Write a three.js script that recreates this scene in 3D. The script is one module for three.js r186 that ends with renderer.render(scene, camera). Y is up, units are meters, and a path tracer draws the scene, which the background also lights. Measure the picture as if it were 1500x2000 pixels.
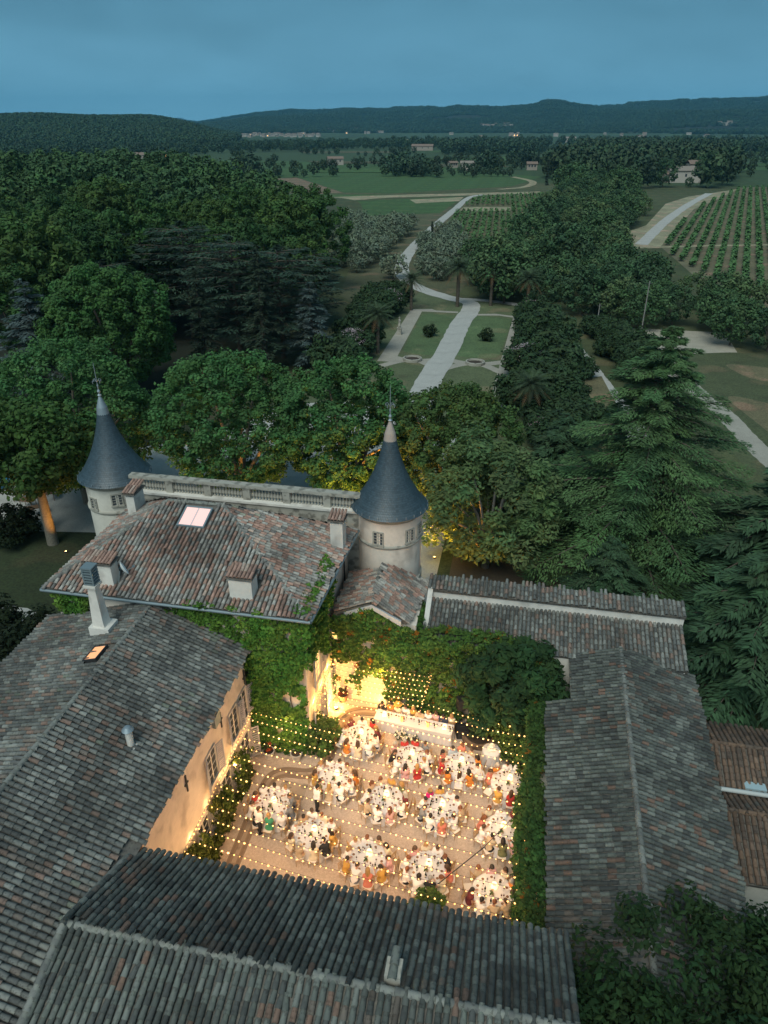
import * as THREE from 'three';
import { MarchingCubes } from 'three/addons/objects/MarchingCubes.js';
import { mergeVertices } from 'three/addons/utils/BufferGeometryUtils.js';

// ------------------------------------------------------------------ camera, sky, sun, exposure
const K = 0.85;                                   // metres per survey unit of the estate
const FOC = 1388, PITCH = Math.atan(755 / FOC), HC = 32 * K, YAW = 11 * Math.PI / 180;
const SP = Math.sin(PITCH), CP = Math.cos(PITCH), CY = Math.cos(YAW), SY = Math.sin(YAW);
const scene = new THREE.Scene();
const camera = new THREE.PerspectiveCamera(2 * Math.atan(1000 / FOC) * 180 / Math.PI, 0.75, 0.5, 20000);
camera.position.set(0, HC, 0);
camera.rotation.set(-PITCH, YAW, 0, 'YXZ');
const renderer = new THREE.WebGLRenderer();
renderer.toneMapping = THREE.LinearToneMapping;
renderer.toneMappingExposure = 1.2;
renderer.shadowMap.enabled = true;

const lerp = (a, b, t) => a + (b - a) * t, clamp = (x, a, b) => Math.min(b, Math.max(a, x));
const ss = (a, b, x) => { const t = clamp((x - a) / (b - a), 0, 1); return t * t * (3 - 2 * t); };
function rngOf(seed) { let s = seed | 0; return () => { s = (s + 0x6d2b79f5) | 0; let t = Math.imul(s ^ (s >>> 15), 1 | s); t = (t + Math.imul(t ^ (t >>> 7), 61 | t)) ^ t; return ((t ^ (t >>> 14)) >>> 0) / 4294967296; }; }
const hash2 = (x, y) => { let h = Math.imul(x | 0, 374761393) ^ Math.imul(y | 0, 668265263); h = Math.imul(h ^ (h >>> 13), 1274126177); return ((h ^ (h >>> 16)) >>> 0) / 4294967296; };
function vnoise(x, y, per = 0) {
  const xi = Math.floor(x), yi = Math.floor(y), fx = x - xi, fy = y - yi, sx = fx * fx * (3 - 2 * fx), sy = fy * fy * (3 - 2 * fy);
  const m = per ? (v) => ((v % per) + per) % per : (v) => v;
  return lerp(lerp(hash2(m(xi), m(yi)), hash2(m(xi + 1), m(yi)), sx), lerp(hash2(m(xi), m(yi + 1)), hash2(m(xi + 1), m(yi + 1)), sx), sy);
}
const fbm = (x, y, o = 4, per = 0) => { let s = 0, a = 0.5, t = 0; for (let i = 0; i < o; i++) { s += a * vnoise(x, y, per); t += a; x = x * 2 + (per ? 0 : 17.3); y = y * 2; per *= 2; a *= 0.5; } return s / t; };

{ // the dusk sky: deep blue, paler along the horizon, the last glow of the sunset behind the camera
  const W = 1024, H = 512, d = new Float32Array(W * H * 4);
  const bx = -SY, bz = -CY;                         // the way the camera looks, on the ground
  for (let r = 0; r < H; r++) {
    const up = ((r + 0.5) / H - 0.5) * Math.PI, y = Math.sin(up), e = up * 180 / Math.PI;
    for (let c = 0; c < W; c++) {
      const a = ((c + 0.5) / W - 0.5) * 2 * Math.PI, x = Math.cos(a), z = Math.sin(a);
      const back = -(x * bx + z * bz);              // -1 ahead, 1 behind
      const h = Math.exp(-Math.max(0, e) / 7);
      const streak = 1 + (0.34 * (fbm(a * 5 + 3, e * 0.42 + a * 1.2, 5) - 0.5) + 0.12 * (fbm(a * 22, e * 1.1, 4) - 0.5)) * ss(0, 2.5, e);
      const glow = ss(-0.2, 1, back) * Math.exp(-Math.max(0, e) / 24);
      const g = [lerp(0.045, 0.178, h), lerp(0.138, 0.415, h), lerp(0.212, 0.565, h)];
      const k = (r * W + c) * 4, under = e < 0 ? Math.exp(e / 8) : 1;
      for (let i = 0; i < 3; i++) d[k + i] = (g[i] * streak + glow * [0.62, 0.68, 0.66][i]) * under;
      d[k + 3] = 1;
    }
  }
  const t = new THREE.DataTexture(d, W, H, THREE.RGBAFormat, THREE.FloatType);
  t.mapping = THREE.EquirectangularReflectionMapping; t.magFilter = THREE.LinearFilter; t.needsUpdate = true;
  scene.background = t; scene.environment = t;
}
const sun = new THREE.DirectionalLight(new THREE.Color(0.93, 1, 0.92), 2.0);
sun.position.set(-SY * -30 - 12, 42, CY * 30); sun.castShadow = true; sun.shadow.radius = 70;
Object.assign(sun.shadow.camera, { left: -70, right: 70, top: 90, bottom: -60, near: 1, far: 300 });
sun.shadow.mapSize.set(2048, 2048);
scene.add(sun);
scene.fog = new THREE.FogExp2(new THREE.Color(0.20, 0.66, 1.0), 0.00008);

// ------------------------------------------------------------------ places: pixels of a 1500 x 2000 view to points, terrain
const V3 = (x, y, z) => new THREE.Vector3(x, y, z), W = (x, y, z) => new THREE.Vector3(x * K, y * K, z * K);
function rayOf(px, py) { const u = (px - 750) / FOC, v = (py - 1000) / FOC, x = u, y = -(SP + v * CP), z = -(CP - v * SP); return V3(x * CY + z * SY, y, -x * SY + z * CY); }
function at(px, py, h = 0) { const d = rayOf(px, py); return d.multiplyScalar((h - HC) / d.y).add(V3(0, HC, 0)); }
const camX = (X, Z) => X * CY - Z * SY, camF = (X, Z) => -(X * SY + Z * CY);
function project(p) { const x = camX(p.x, p.z), f = camF(p.x, p.z), y = p.y - HC, dep = -y * SP + f * CP, dn = -y * CP - f * SP; return [750 + FOC * x / dep, 1000 + FOC * dn / dep, dep]; }
const seen = (p, m = 10) => { const q = project(p); return q[2] > 1 && q[0] > -m && q[0] < 1500 + m && q[1] > -m && q[1] < 2000 + m; };
const SKYLINE = [[-400, 236], [0, 240], [285, 241], [330, 237], [385, 241], [440, 232], [500, 223], [545, 218], [600, 218], [680, 215], [745, 218], [800, 220], [845, 217], [900, 214], [960, 213], [1030, 210], [1090, 206], [1130, 210], [1180, 214], [1240, 206], [1300, 203], [1380, 205], [1430, 200], [1500, 195], [1900, 190]];
function skyY(px) { for (let i = 1; i < SKYLINE.length; i++) if (px < SKYLINE[i][0]) { const a = SKYLINE[i - 1], b = SKYLINE[i]; return lerp(a[1], b[1], (px - a[0]) / (b[0] - a[0])); } return 190; }
function terrain(X, Z) {
  const x = camX(X, Z), f = camF(X, Z), r = Math.hypot(x, f);
  if (f < 30) return 0;
  let h = 5.5 * K * ss(55, 250, f) * ss(5, 70, -x) * (1 - ss(230, 340, f));
  const az = x / f;
  if (r > 900) {
    h += 40 * ss(-0.16, -0.3, az) * ss(950, 1750, r) * (1 - ss(1900, 2700, r)) * (0.85 + 0.3 * vnoise(az * 14 + 3, r * 0.002));
    if (r > 2000) {
      const px = 750 + az * 1590, v = (skyY(px) - 1000) / FOC, top = HC - 4900 * (SP + v * CP) / (CP - v * SP);
      const roll = (fbm(X * 0.0016 + 5, Z * 0.0016, 4) - 0.5);
      h += Math.max(0, top + 15 * (fbm(az * 55 + 9, 4.5, 4) - 0.5)) * Math.pow(ss(2100, 4900, r), 1.25) * (1 + 1.1 * roll * (1 - ss(4300, 4900, r))) + 26 * ss(2000, 2700, r) * Math.max(0, roll + 0.12) * (1 - ss(4000, 4700, r));
      h *= 1 - 0.75 * ss(5000, 6200, r);
      h += 95 * ss(8600, 9600, r) * Math.exp(-Math.pow((px - 345) / 55, 2)) * (0.85 + 0.3 * vnoise(px * 0.06, 3));
    }
  }
  return h;
}
function ground(px, py, lift = 0) {                 // where the view through a pixel meets the ground
  const d = rayOf(px, py); let t = 20;
  for (let i = 0; i < 900; i++) { const x = d.x * t, z = d.z * t, y = HC + d.y * t, g = terrain(x, z) + lift; if (y <= g) break; t += Math.max(0.25, (y - g) * 0.8); if (t > 9500) break; }
  return V3(d.x * t, terrain(d.x * t, d.z * t), d.z * t);
}
const inside = (p, poly) => { let c = false; for (let i = 0, j = poly.length - 1; i < poly.length; j = i++) { const a = poly[i], b = poly[j]; if ((a[1] > p[1]) !== (b[1] > p[1]) && p[0] < (b[0] - a[0]) * (p[1] - a[1]) / (b[1] - a[1]) + a[0]) c = !c; } return c; };

// ------------------------------------------------------------------ geometry and naming helpers
class Geo {
  constructor() { this.p = []; this.n = []; this.u = []; this.c = []; this.col = null; }
  tri(a, b, c, na, nb, nc, ua, ub, uc) {
    if (!na) { const e = b.clone().sub(a), f = c.clone().sub(a); na = nb = nc = e.cross(f).normalize(); }
    const put = (p, n, u) => { this.p.push(p.x, p.y, p.z); this.n.push(n.x, n.y, n.z); if (!u) { const ax = Math.abs(na.x), ay = Math.abs(na.y), az = Math.abs(na.z); u = ay >= ax && ay >= az ? [p.x, -p.z] : ax > az ? [-p.z, p.y] : [p.x, p.y]; } this.u.push(u[0], u[1]); if (this.col) this.c.push(...this.col); };
    put(a, na, ua); put(b, nb, ub); put(c, nc, uc);
  }
  quad(a, b, c, d, n, uv) { const N = n ? [n, n, n] : []; this.tri(a, b, c, ...(n ? N : [0, 0, 0]), ...(uv ? [uv[0], uv[1], uv[2]] : [])); this.tri(a, c, d, ...(n ? N : [0, 0, 0]), ...(uv ? [uv[0], uv[2], uv[3]] : [])); return this; }
  box(x0, y0, z0, x1, y1, z1, m) {
    const c = []; for (const z of [z0, z1]) for (const y of [y0, y1]) for (const x of [x0, x1]) { const v = V3(x, y, z); c.push(m ? v.applyMatrix4(m) : v); }
    this.quad(c[4], c[5], c[7], c[6]).quad(c[1], c[0], c[2], c[3]).quad(c[5], c[1], c[3], c[7]).quad(c[0], c[4], c[6], c[2]).quad(c[6], c[7], c[3], c[2]).quad(c[0], c[1], c[5], c[4]);
    return this;
  }
  add(g, m) {
    const q = (g.index ? g.toNonIndexed() : g.clone()); if (m) q.applyMatrix4(m); if (!q.attributes.normal) q.computeVertexNormals();
    const P = q.attributes.position, N = q.attributes.normal, U = q.attributes.uv;
    for (let i = 0; i < P.count; i++) { this.p.push(P.getX(i), P.getY(i), P.getZ(i)); this.n.push(N.getX(i), N.getY(i), N.getZ(i)); if (U) this.u.push(U.getX(i), U.getY(i)); else this.u.push(P.getX(i), P.getY(i)); if (this.col) this.c.push(...this.col); }
    return this;
  }
  tube(a, b, r0, r1, n = 6, cap = false) {
    const d = b.clone().sub(a), L = d.length() || 1e-6; d.divideScalar(L);
    const e = Math.abs(d.y) < 0.9 ? V3(0, 1, 0) : V3(1, 0, 0), s = e.cross(d).normalize(), t = d.clone().cross(s);
    const ring = (o, r) => [...Array(n + 1)].map((_, i) => { const k = i / n * 2 * Math.PI, N = s.clone().multiplyScalar(Math.cos(k)).addScaledVector(t, Math.sin(k)); return [o.clone().addScaledVector(N, r), N]; });
    const A = ring(a, r0), B = ring(b, r1);
    for (let i = 0; i < n; i++) {
      const u0 = i / n * 6.28 * r0, u1 = (i + 1) / n * 6.28 * r0;
      this.tri(A[i][0], A[i + 1][0], B[i + 1][0], A[i][1], A[i + 1][1], B[i + 1][1], [u0, 0], [u1, 0], [u1, L]);
      this.tri(A[i][0], B[i + 1][0], B[i][0], A[i][1], B[i + 1][1], B[i][1], [u0, 0], [u1, L], [u0, L]);
      if (cap) { this.tri(b, B[i][0], B[i + 1][0]); this.tri(a, A[i + 1][0], A[i][0]); }
    }
    return this;
  }
  lathe(prof, cx, cz, n = 24, a0 = 0, a1 = 2 * Math.PI) {
    for (let k = 0; k < prof.length - 1; k++) {
      const [r0, y0] = prof[k], [r1, y1] = prof[k + 1], L = Math.hypot(r1 - r0, y1 - y0) || 1e-6, nr = (y1 - y0) / L, ny = (r0 - r1) / L;
      for (let i = 0; i < n; i++) {
        const A = lerp(a0, a1, i / n), B = lerp(a0, a1, (i + 1) / n), P = (r, y, q) => V3(cx + r * Math.cos(q), y, cz - r * Math.sin(q)), N = (q) => V3(nr * Math.cos(q), ny, -nr * Math.sin(q));
        const rr = Math.max(r0, r1), uv = (q, y, r) => [q * rr, y + (nr < 0.3 ? r : 0)];
        if (r0 > 1e-6) this.tri(P(r0, y0, A), P(r0, y0, B), P(r1, y1, B), N(A), N(B), N(B), uv(A, y0, r0), uv(B, y0, r0), uv(B, y1, r1));
        if (r1 > 1e-6) this.tri(P(r0, y0, A), P(r1, y1, B), P(r1, y1, A), N(A), N(B), N(A), uv(A, y0, r0), uv(B, y1, r1), uv(A, y1, r1));
      }
    }
    return this;
  }
  prism(poly, off) {                                // a flat 3D polygon (anticlockwise from outside) given a thickness along off
    const n = poly.length, nn = poly[1].clone().sub(poly[0]).cross(poly[n - 1].clone().sub(poly[0])).normalize();
    const e = poly[1].clone().sub(poly[0]).normalize(), f = nn.clone().cross(e), flat = poly.map((p) => new THREE.Vector2(p.clone().sub(poly[0]).dot(e), p.clone().sub(poly[0]).dot(f)));
    const low = poly.map((p) => p.clone().add(off));
    for (const [a, b, c] of THREE.ShapeUtils.triangulateShape(flat, [])) { this.tri(poly[a], poly[b], poly[c]); this.tri(low[a], low[c], low[b]); }
    for (let i = 0; i < n; i++) { const j = (i + 1) % n; this.quad(poly[i], low[i], low[j], poly[j]); }
    return this;
  }
  get() {
    const g = new THREE.BufferGeometry();
    g.setAttribute('position', new THREE.Float32BufferAttribute(this.p, 3)); g.setAttribute('normal', new THREE.Float32BufferAttribute(this.n, 3)); g.setAttribute('uv', new THREE.Float32BufferAttribute(this.u, 2));
    if (this.c.length) g.setAttribute('color', new THREE.Float32BufferAttribute(this.c, 3));
    return g;
  }
}
const taken = new Map();
function numbered(name) { const n = taken.get(name) ?? 0; taken.set(name, n + 1); return n ? `${name}_${String(n).padStart(3, '0')}` : name; }
function tag(o, label, category, group) { o.userData = { label, category }; if (group) o.userData.group = group; return o; }
function thing(name, label, category, pos, turn = 0, group) { const o = new THREE.Group(); o.name = numbered(name); if (pos) o.position.copy(pos); o.rotation.y = turn; scene.add(o); return tag(o, label, category, group); }
function part(parent, name, g, m, label) { const o = new THREE.Mesh(g instanceof Geo ? g.get() : g, m); o.name = name; if (parent === scene) o.name = numbered(name); if (label) o.userData.label = label; o.castShadow = o.receiveShadow = true; parent.add(o); return o; }
function struct(name, g, m) { const o = part(scene, name, g, m); o.userData.kind = 'structure'; return o; }
function copyOf(o, label, pos, turn) { const c = o.clone(); c.name = numbered(o.name.replace(/_\d+$/, '')); c.userData = { ...o.userData }; if (label) c.userData.label = label; if (pos) c.position.copy(pos); if (turn !== undefined) c.rotation.y = turn; scene.add(c); return c; }
function massed(parent, name, g, m, mats, cols) {   // many copies as one part that nobody could count
  const o = new THREE.InstancedMesh(g, m, mats.length); mats.forEach((x, i) => o.setMatrixAt(i, x)); if (cols) cols.forEach((c, i) => o.setColorAt(i, c));
  o.name = parent === scene ? numbered(name) : name; o.userData.kind = 'stuff'; o.castShadow = o.receiveShadow = true; parent.add(o); return o;
}
const M4 = (p, q, s) => new THREE.Matrix4().compose(p, q, s);
const E4 = (x, y, z, rx = 0, ry = 0, rz = 0, s = 1) => M4(V3(x, y, z), new THREE.Quaternion().setFromEuler(new THREE.Euler(rx, ry, rz, 'YXZ')), V3(s, s, s));

// ------------------------------------------------------------------ materials
function texture(w, h, fn, rep, srgb = true) {
  const d = new Uint8Array(w * h * 4);
  for (let y = 0; y < h; y++) for (let x = 0; x < w; x++) { const c = fn(x / w, y / h), k = (y * w + x) * 4; for (let i = 0; i < 3; i++) d[k + i] = (srgb ? Math.pow(clamp(c[i], 0, 1), 1 / 2.2) : clamp(c[i], 0, 1)) * 255; d[k + 3] = 255; }
  const t = new THREE.DataTexture(d, w, h); t.wrapS = t.wrapT = THREE.RepeatWrapping; t.magFilter = THREE.LinearFilter; if (srgb) t.colorSpace = THREE.SRGBColorSpace; t.repeat.set(rep, rep); t.needsUpdate = true; return t;
}
const RGB = (r, g, b) => new THREE.Color().setRGB(r, g, b);
const mat = (c, rough = 0.9, o = {}) => new THREE.MeshStandardMaterial({ color: RGB(...c), roughness: rough, ...o });
const leafMat = (c, t = 0.35, o = {}) => new THREE.MeshPhysicalMaterial({ color: RGB(...c), roughness: 0.85, transmission: t, thickness: 0, side: THREE.DoubleSide, vertexColors: true, specularIntensity: 0.25, ...o });
const greyNoise = (lo, hi, f, o = 5) => (x, y) => { const v = lerp(lo, hi, fbm(x * f, y * f, o, f)); return [v, v, v]; };
const T = {
  plaster: texture(512, 512, (x, y) => { const a = fbm(x * 6, y * 6, 5, 6), b = fbm(x * 40 + 2, y * 40, 3, 40), s = ss(0.52, 0.72, fbm(x * 9 + 40, y * 3, 4, 0) * 0.5 + fbm(x * 5, y * 5 + 9, 4, 5) * 0.5); const v = 0.86 + 0.14 * (a - 0.5) * 2 + 0.10 * (b - 0.5) - 0.22 * s; return [v, v * (0.985 - 0.02 * s), v * (0.96 - 0.03 * s)]; }, 1 / 5),
  stone: texture(512, 512, (x, y) => { const a = fbm(x * 8, y * 8, 5, 8), s = ss(0.5, 0.75, fbm(x * 10 + 3, y * 10, 5, 10)); const v = 0.80 + 0.25 * (a - 0.5) - 0.38 * s; return [v, v, v * 0.97]; }, 1 / 3),
  tile: texture(512, 512, (x, y) => { const a = fbm(x * 10, y * 10, 5, 10), l = ss(0.56, 0.66, fbm(x * 16 + 9, y * 16, 4, 16)), k = ss(0.60, 0.72, fbm(x * 22, y * 22 + 5, 4, 22)); let v = 0.80 + 0.4 * (a - 0.5); v = lerp(v, 0.96, l * 0.6); v = lerp(v, 0.35, k * 0.6); return [v, v * (1 + 0.02 * l), v * (1 - 0.03 * l)]; }, 1 / 1.6),
  gravel: texture(1024, 1024, (x, y) => { const a = fbm(x * 5, y * 5, 4, 5), b = hash2(Math.floor(x * 512), Math.floor(y * 512)), c = fbm(x * 90, y * 90, 3, 90); const v = 0.78 + 0.22 * (a - 0.5) + 0.22 * (b - 0.5) + 0.3 * (c - 0.5); return [v, v * 0.985, v * 0.96]; }, 1 / 5),
  grass: texture(1024, 1024, (x, y) => { const a = fbm(x * 6, y * 6, 5, 6), b = fbm(x * 120, y * 120, 2, 120), d = ss(0.52, 0.72, fbm(x * 4 + 7, y * 4, 5, 4)); const v = 0.62 + 0.35 * (a - 0.5) + 0.5 * (b - 0.5); const q = 0.8 + 0.45 * fbm(x * 3 + 2, y * 3 + 5, 4, 3); return [q * v * (0.95 + 0.75 * d), q * v * (1 + 0.28 * d), q * v * (0.85 + 0.4 * d)]; }, 1 / 14),
  slate: texture(512, 512, (x, y) => { const r = Math.floor(y * 32), s = Math.floor(x * 24 + (r % 2) * 0.5), h = hash2(s % 24, r), ey = y * 32 - r, ex = x * 24 + (r % 2) * 0.5; const e = (ey < 0.12 || ex - Math.floor(ex) < 0.07) ? 0.62 : 1; const v = (0.70 + 0.34 * h + 0.3 * (fbm(x * 30, y * 30, 3, 30) - 0.5)) * e; return [v, v, v]; }, 1 / 3.2),
  bark: texture(256, 256, greyNoise(0.45, 1, 12), 1 / 1.2),
  speck: texture(512, 512, (x, y) => { const v = 0.75 + 0.5 * (fbm(x * 24, y * 24, 5, 24) - 0.5); return [v, v, v]; }, 1 / 6),
};
const M = {
  wall: mat([0.82, 0.71, 0.62], 0.95, { map: T.plaster }), wallGrey: mat([0.70, 0.66, 0.59], 0.95, { map: T.plaster }), white: mat([0.78, 0.74, 0.69], 0.95, { map: T.plaster }),
  stone: mat([0.46, 0.43, 0.38], 0.95, { map: T.stone }), slab: mat([0.17, 0.15, 0.13], 0.95, { map: T.tile }), mortar: mat([0.42, 0.40, 0.37], 0.95, { map: T.stone }),
  slate: mat([0.050, 0.078, 0.098], 0.42, { map: T.slate, bumpMap: T.slate, bumpScale: 0.012 }), lead: mat([0.26, 0.31, 0.34], 0.5, { metalness: 0.4 }), rust: mat([0.38, 0.31, 0.27], 0.7),
  zinc: mat([0.20, 0.25, 0.27], 0.55, { metalness: 0.3 }), iron: mat([0.03, 0.03, 0.032], 0.6), dark: mat([0.012, 0.012, 0.013], 0.7), shutter: mat([0.36, 0.36, 0.40], 0.75), wood: mat([0.16, 0.09, 0.05], 0.8),
  goldwood: mat([0.40, 0.23, 0.085], 0.45), cushion: mat([0.72, 0.64, 0.55], 0.95), linen: mat([0.66, 0.63, 0.62], 0.92), china: mat([0.70, 0.68, 0.66], 0.25), terracotta: mat([0.36, 0.16, 0.09], 0.85), soil: mat([0.05, 0.035, 0.025], 1),
  pane: mat([0.05, 0.06, 0.07], 0.08), bark: mat([0.13, 0.105, 0.08], 0.95, { map: T.bark }), planeBark: mat([0.26, 0.23, 0.18], 0.9, { map: T.bark }), paleBark: mat([0.30, 0.28, 0.25], 0.9, { map: T.bark }),
  brick: mat([0.27, 0.17, 0.11], 0.95, { map: T.stone }), cable: mat([0.02, 0.02, 0.02], 0.6),
};

// ------------------------------------------------------------------ ground, hills, roads, lawns, fields
{
  const rad = []; for (let r = 0; r < 160; r++) rad.push(r < 3 ? r * 6 : 18 * Math.pow(11500 / 18, (r - 3) / 156));
  const angs = []; for (let i = 0; i <= 300; i++) angs.push(lerp(-0.75, 0.75, i / 300)); for (let i = 1; i < 40; i++) angs.push(lerp(0.75, 2 * Math.PI - 0.75, i / 40)); angs.push(2 * Math.PI - 0.75);
  const sheet = (name, i0, i1) => {
    const p = [], n = [], c = [], u = [], ix = [], w = angs.length;
    const pos = (r, a) => { const f = r * Math.cos(a), x = r * Math.sin(a); const X = x * CY - f * SY, Z = -x * SY - f * CY; return [X, terrain(X, Z), Z]; };
    for (let i = i0; i <= i1; i++) for (const a of angs) {
      const q = pos(rad[i], a), e = Math.max(1, rad[i] * 0.012), hx = terrain(q[0] + e, q[2]) - terrain(q[0] - e, q[2]), hz = terrain(q[0], q[2] + e) - terrain(q[0], q[2] - e);
      const N = V3(-hx, 2 * e, -hz).normalize(); p.push(...q); n.push(N.x, N.y, N.z); u.push(q[0], -q[2]);
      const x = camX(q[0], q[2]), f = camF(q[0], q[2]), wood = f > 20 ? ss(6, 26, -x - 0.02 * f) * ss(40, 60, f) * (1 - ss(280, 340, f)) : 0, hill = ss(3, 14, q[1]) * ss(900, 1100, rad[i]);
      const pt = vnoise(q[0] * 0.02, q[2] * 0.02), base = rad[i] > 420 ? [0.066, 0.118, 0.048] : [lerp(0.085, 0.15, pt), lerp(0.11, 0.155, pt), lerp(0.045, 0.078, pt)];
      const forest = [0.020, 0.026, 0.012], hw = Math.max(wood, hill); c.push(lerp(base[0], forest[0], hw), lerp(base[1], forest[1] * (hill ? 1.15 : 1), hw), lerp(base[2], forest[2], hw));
    }
    for (let i = 0; i < i1 - i0; i++) for (let j = 0; j < w - 1; j++) { const a = i * w + j, b = a + 1, d = a + w, e = d + 1; ix.push(a, b, d, b, e, d); }
    const g = new THREE.BufferGeometry(); g.setAttribute('position', new THREE.Float32BufferAttribute(p, 3)); g.setAttribute('normal', new THREE.Float32BufferAttribute(n, 3)); g.setAttribute('color', new THREE.Float32BufferAttribute(c, 3)); g.setAttribute('uv', new THREE.Float32BufferAttribute(u, 2)); g.setIndex(ix);
    return g;
  };
  const cut = rad.findIndex((r) => r > 900);
  const mg = mat([0.95, 0.95, 0.95], 1, { vertexColors: true, map: T.grass });
  const hillTex = texture(1024, 1024, (x, y) => { const a = fbm(x * 12, y * 12, 4, 12), b = fbm(x * 90, y * 90, 3, 90); const v = 0.55 + 0.5 * (a - 0.5) + 0.75 * (b - 0.5); return [v, v, v]; }, 1 / 900);
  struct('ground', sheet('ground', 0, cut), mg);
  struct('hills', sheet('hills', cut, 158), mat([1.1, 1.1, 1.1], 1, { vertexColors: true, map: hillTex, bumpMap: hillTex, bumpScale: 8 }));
}
let lift = 0.004;
function flatPoly(name, pts, m, h) {                 // a sheet on the level ground
  const y = h ?? (lift += 0.0006), sh = pts.map((p) => new THREE.Vector2(p.x, -p.z)); if (THREE.ShapeUtils.area(sh) < 0) { sh.reverse(); }
  const g = new Geo(), up = V3(0, 1, 0);
  for (const t of THREE.ShapeUtils.triangulateShape(sh, [])) { const [a, b, c] = t.map((i) => V3(sh[i].x, y, -sh[i].y)); g.tri(a, b, c, up, up, up); }
  return struct(name, g, m);
}
const pxPoly = (name, list, m, h) => flatPoly(name, list.map(([x, y]) => at(x, y, 0)), m, h);
function rounded(list, r) { const o = []; list.forEach((p, i) => { const a = list[(i + list.length - 1) % list.length], b = list[(i + 1) % list.length], A = p.clone().lerp(a, Math.min(0.45, r / p.distanceTo(a))), B = p.clone().lerp(b, Math.min(0.45, r / p.distanceTo(b))); for (let k = 0; k <= 6; k++) { const t = k / 6; o.push(A.clone().lerp(p, t).lerp(p.clone().lerp(B, t), t)); } }); return o; }
function road(name, line, w, m, h) {
  const y = h ?? (lift += 0.0006), pts = new THREE.CatmullRomCurve3(line.map((p) => V3(p.x, 0, p.z))).getSpacedPoints(line.length * 14), g = new Geo(), up = V3(0, 1, 0), R = rngOf(line.length * 7 + 3);
  const side = (i) => { const d = pts[Math.min(pts.length - 1, i + 1)].clone().sub(pts[Math.max(0, i - 1)]).normalize(); return V3(-d.z, 0, d.x); }, ww = pts.map((_, i) => (typeof w === 'number' ? w : lerp(w[0], w[1], i / pts.length)) * (0.94 + 0.12 * R()));
  const e = (i, s) => pts[i].clone().addScaledVector(side(i), s * ww[i] / 2).setY(y);
  for (let i = 0; i < pts.length - 1; i++) g.tri(e(i, -1), e(i, 1), e(i + 1, 1), up, up, up), g.tri(e(i, -1), e(i + 1, 1), e(i + 1, -1), up, up, up);
  g.quadFix = 0; return struct(name, g, m);
}
const GR = {
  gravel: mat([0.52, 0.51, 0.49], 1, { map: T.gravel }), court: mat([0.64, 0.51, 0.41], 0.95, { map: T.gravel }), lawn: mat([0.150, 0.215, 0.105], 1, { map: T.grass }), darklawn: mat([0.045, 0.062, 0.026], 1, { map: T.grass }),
  tan: mat([0.48, 0.41, 0.30], 1, { map: T.grass }), dry: mat([0.24, 0.20, 0.125], 1, { map: T.grass }), vine: mat([0.095, 0.185, 0.058], 1, { map: T.grass }), vine2: mat([0.080, 0.160, 0.052], 1, { map: T.grass }), path: mat([0.42, 0.39, 0.34], 1, { map: T.gravel }),
  olive: mat([0.15, 0.145, 0.085], 1, { map: T.grass }), soil: mat([0.20, 0.15, 0.11], 1, { map: T.grass }),
};
// the forecourt before the house, and the courtyard floor
flatPoly('gravel_forecourt', rounded([W(-62, 0, -40), W(-5, 0, -40), W(-5, 0, -78), W(-20, 0, -88), W(-62, 0, -70)], 5), GR.gravel);
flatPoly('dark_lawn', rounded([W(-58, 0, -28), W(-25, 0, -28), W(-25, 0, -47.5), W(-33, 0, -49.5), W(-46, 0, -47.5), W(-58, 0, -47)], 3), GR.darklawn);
road('gravel_path', [W(-60, 0, -44), W(-46, 0, -37.5), W(-36, 0, -36.4), W(-27, 0, -35)], 2.4, GR.gravel);
flatPoly('courtyard_paving', [W(-13.1, 0, -16), W(3.6, 0, -16), W(3.6, 0, -33), W(-9.8, 0, -33), W(-9.8, 0, -28.2), W(-13.1, 0, -28.2)], GR.court, 0.02);
{ // the brick band that runs round the courtyard floor with rounded corners, a course of bricks along each side
  const line = [W(-11.6, 0, -17.2), W(-11.6, 0, -22), W(-11.6, 0, -25.0), W(-11.4, 0, -26.1), W(-10.9, 0, -26.5), W(-9.5, 0, -26.7), W(-8.95, 0, -27.1), W(-8.75, 0, -28), W(-8.7, 0, -30.5), W(-8.55, 0, -31.3), W(-7.9, 0, -31.9), W(-6.5, 0, -32.1), W(-2.5, 0, -32.1)];
  const b = road('paving_band', line, 0.34, mat([0.45, 0.335, 0.25], 0.95, { map: T.stone }), 0.026);
  const g = new Geo(), pts = new THREE.CatmullRomCurve3(line).getSpacedPoints(300);
  const one = new Geo().box(-0.1, 0, -0.05, 0.1, 0.045, 0.05).get(), ms = [], R = rngOf(5);
  pts.forEach((p, i) => { if (!i || i === pts.length - 1) return; const d = pts[i + 1].clone().sub(pts[i - 1]).normalize(), s = V3(-d.z, 0, d.x); for (const k of [-1, 1]) ms.push(E4(p.x + s.x * k * 0.2, 0.022 + R() * 0.004, p.z + s.z * k * 0.2, 0, Math.atan2(-d.z, d.x) + Math.PI / 2)); });
  massed(b, 'edging_bricks', one, mat([0.38, 0.26, 0.18], 0.95, { map: T.stone }), ms);
  const s2 = flatPoly('worn_stone_panel', [W(-10.8, 0, -24.9), W(-9.3, 0, -24.9), W(-9.3, 0, -26.0), W(-10.8, 0, -26.0)], mat([0.45, 0.36, 0.29], 0.95, { map: T.stone }), 0.025);
}
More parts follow.
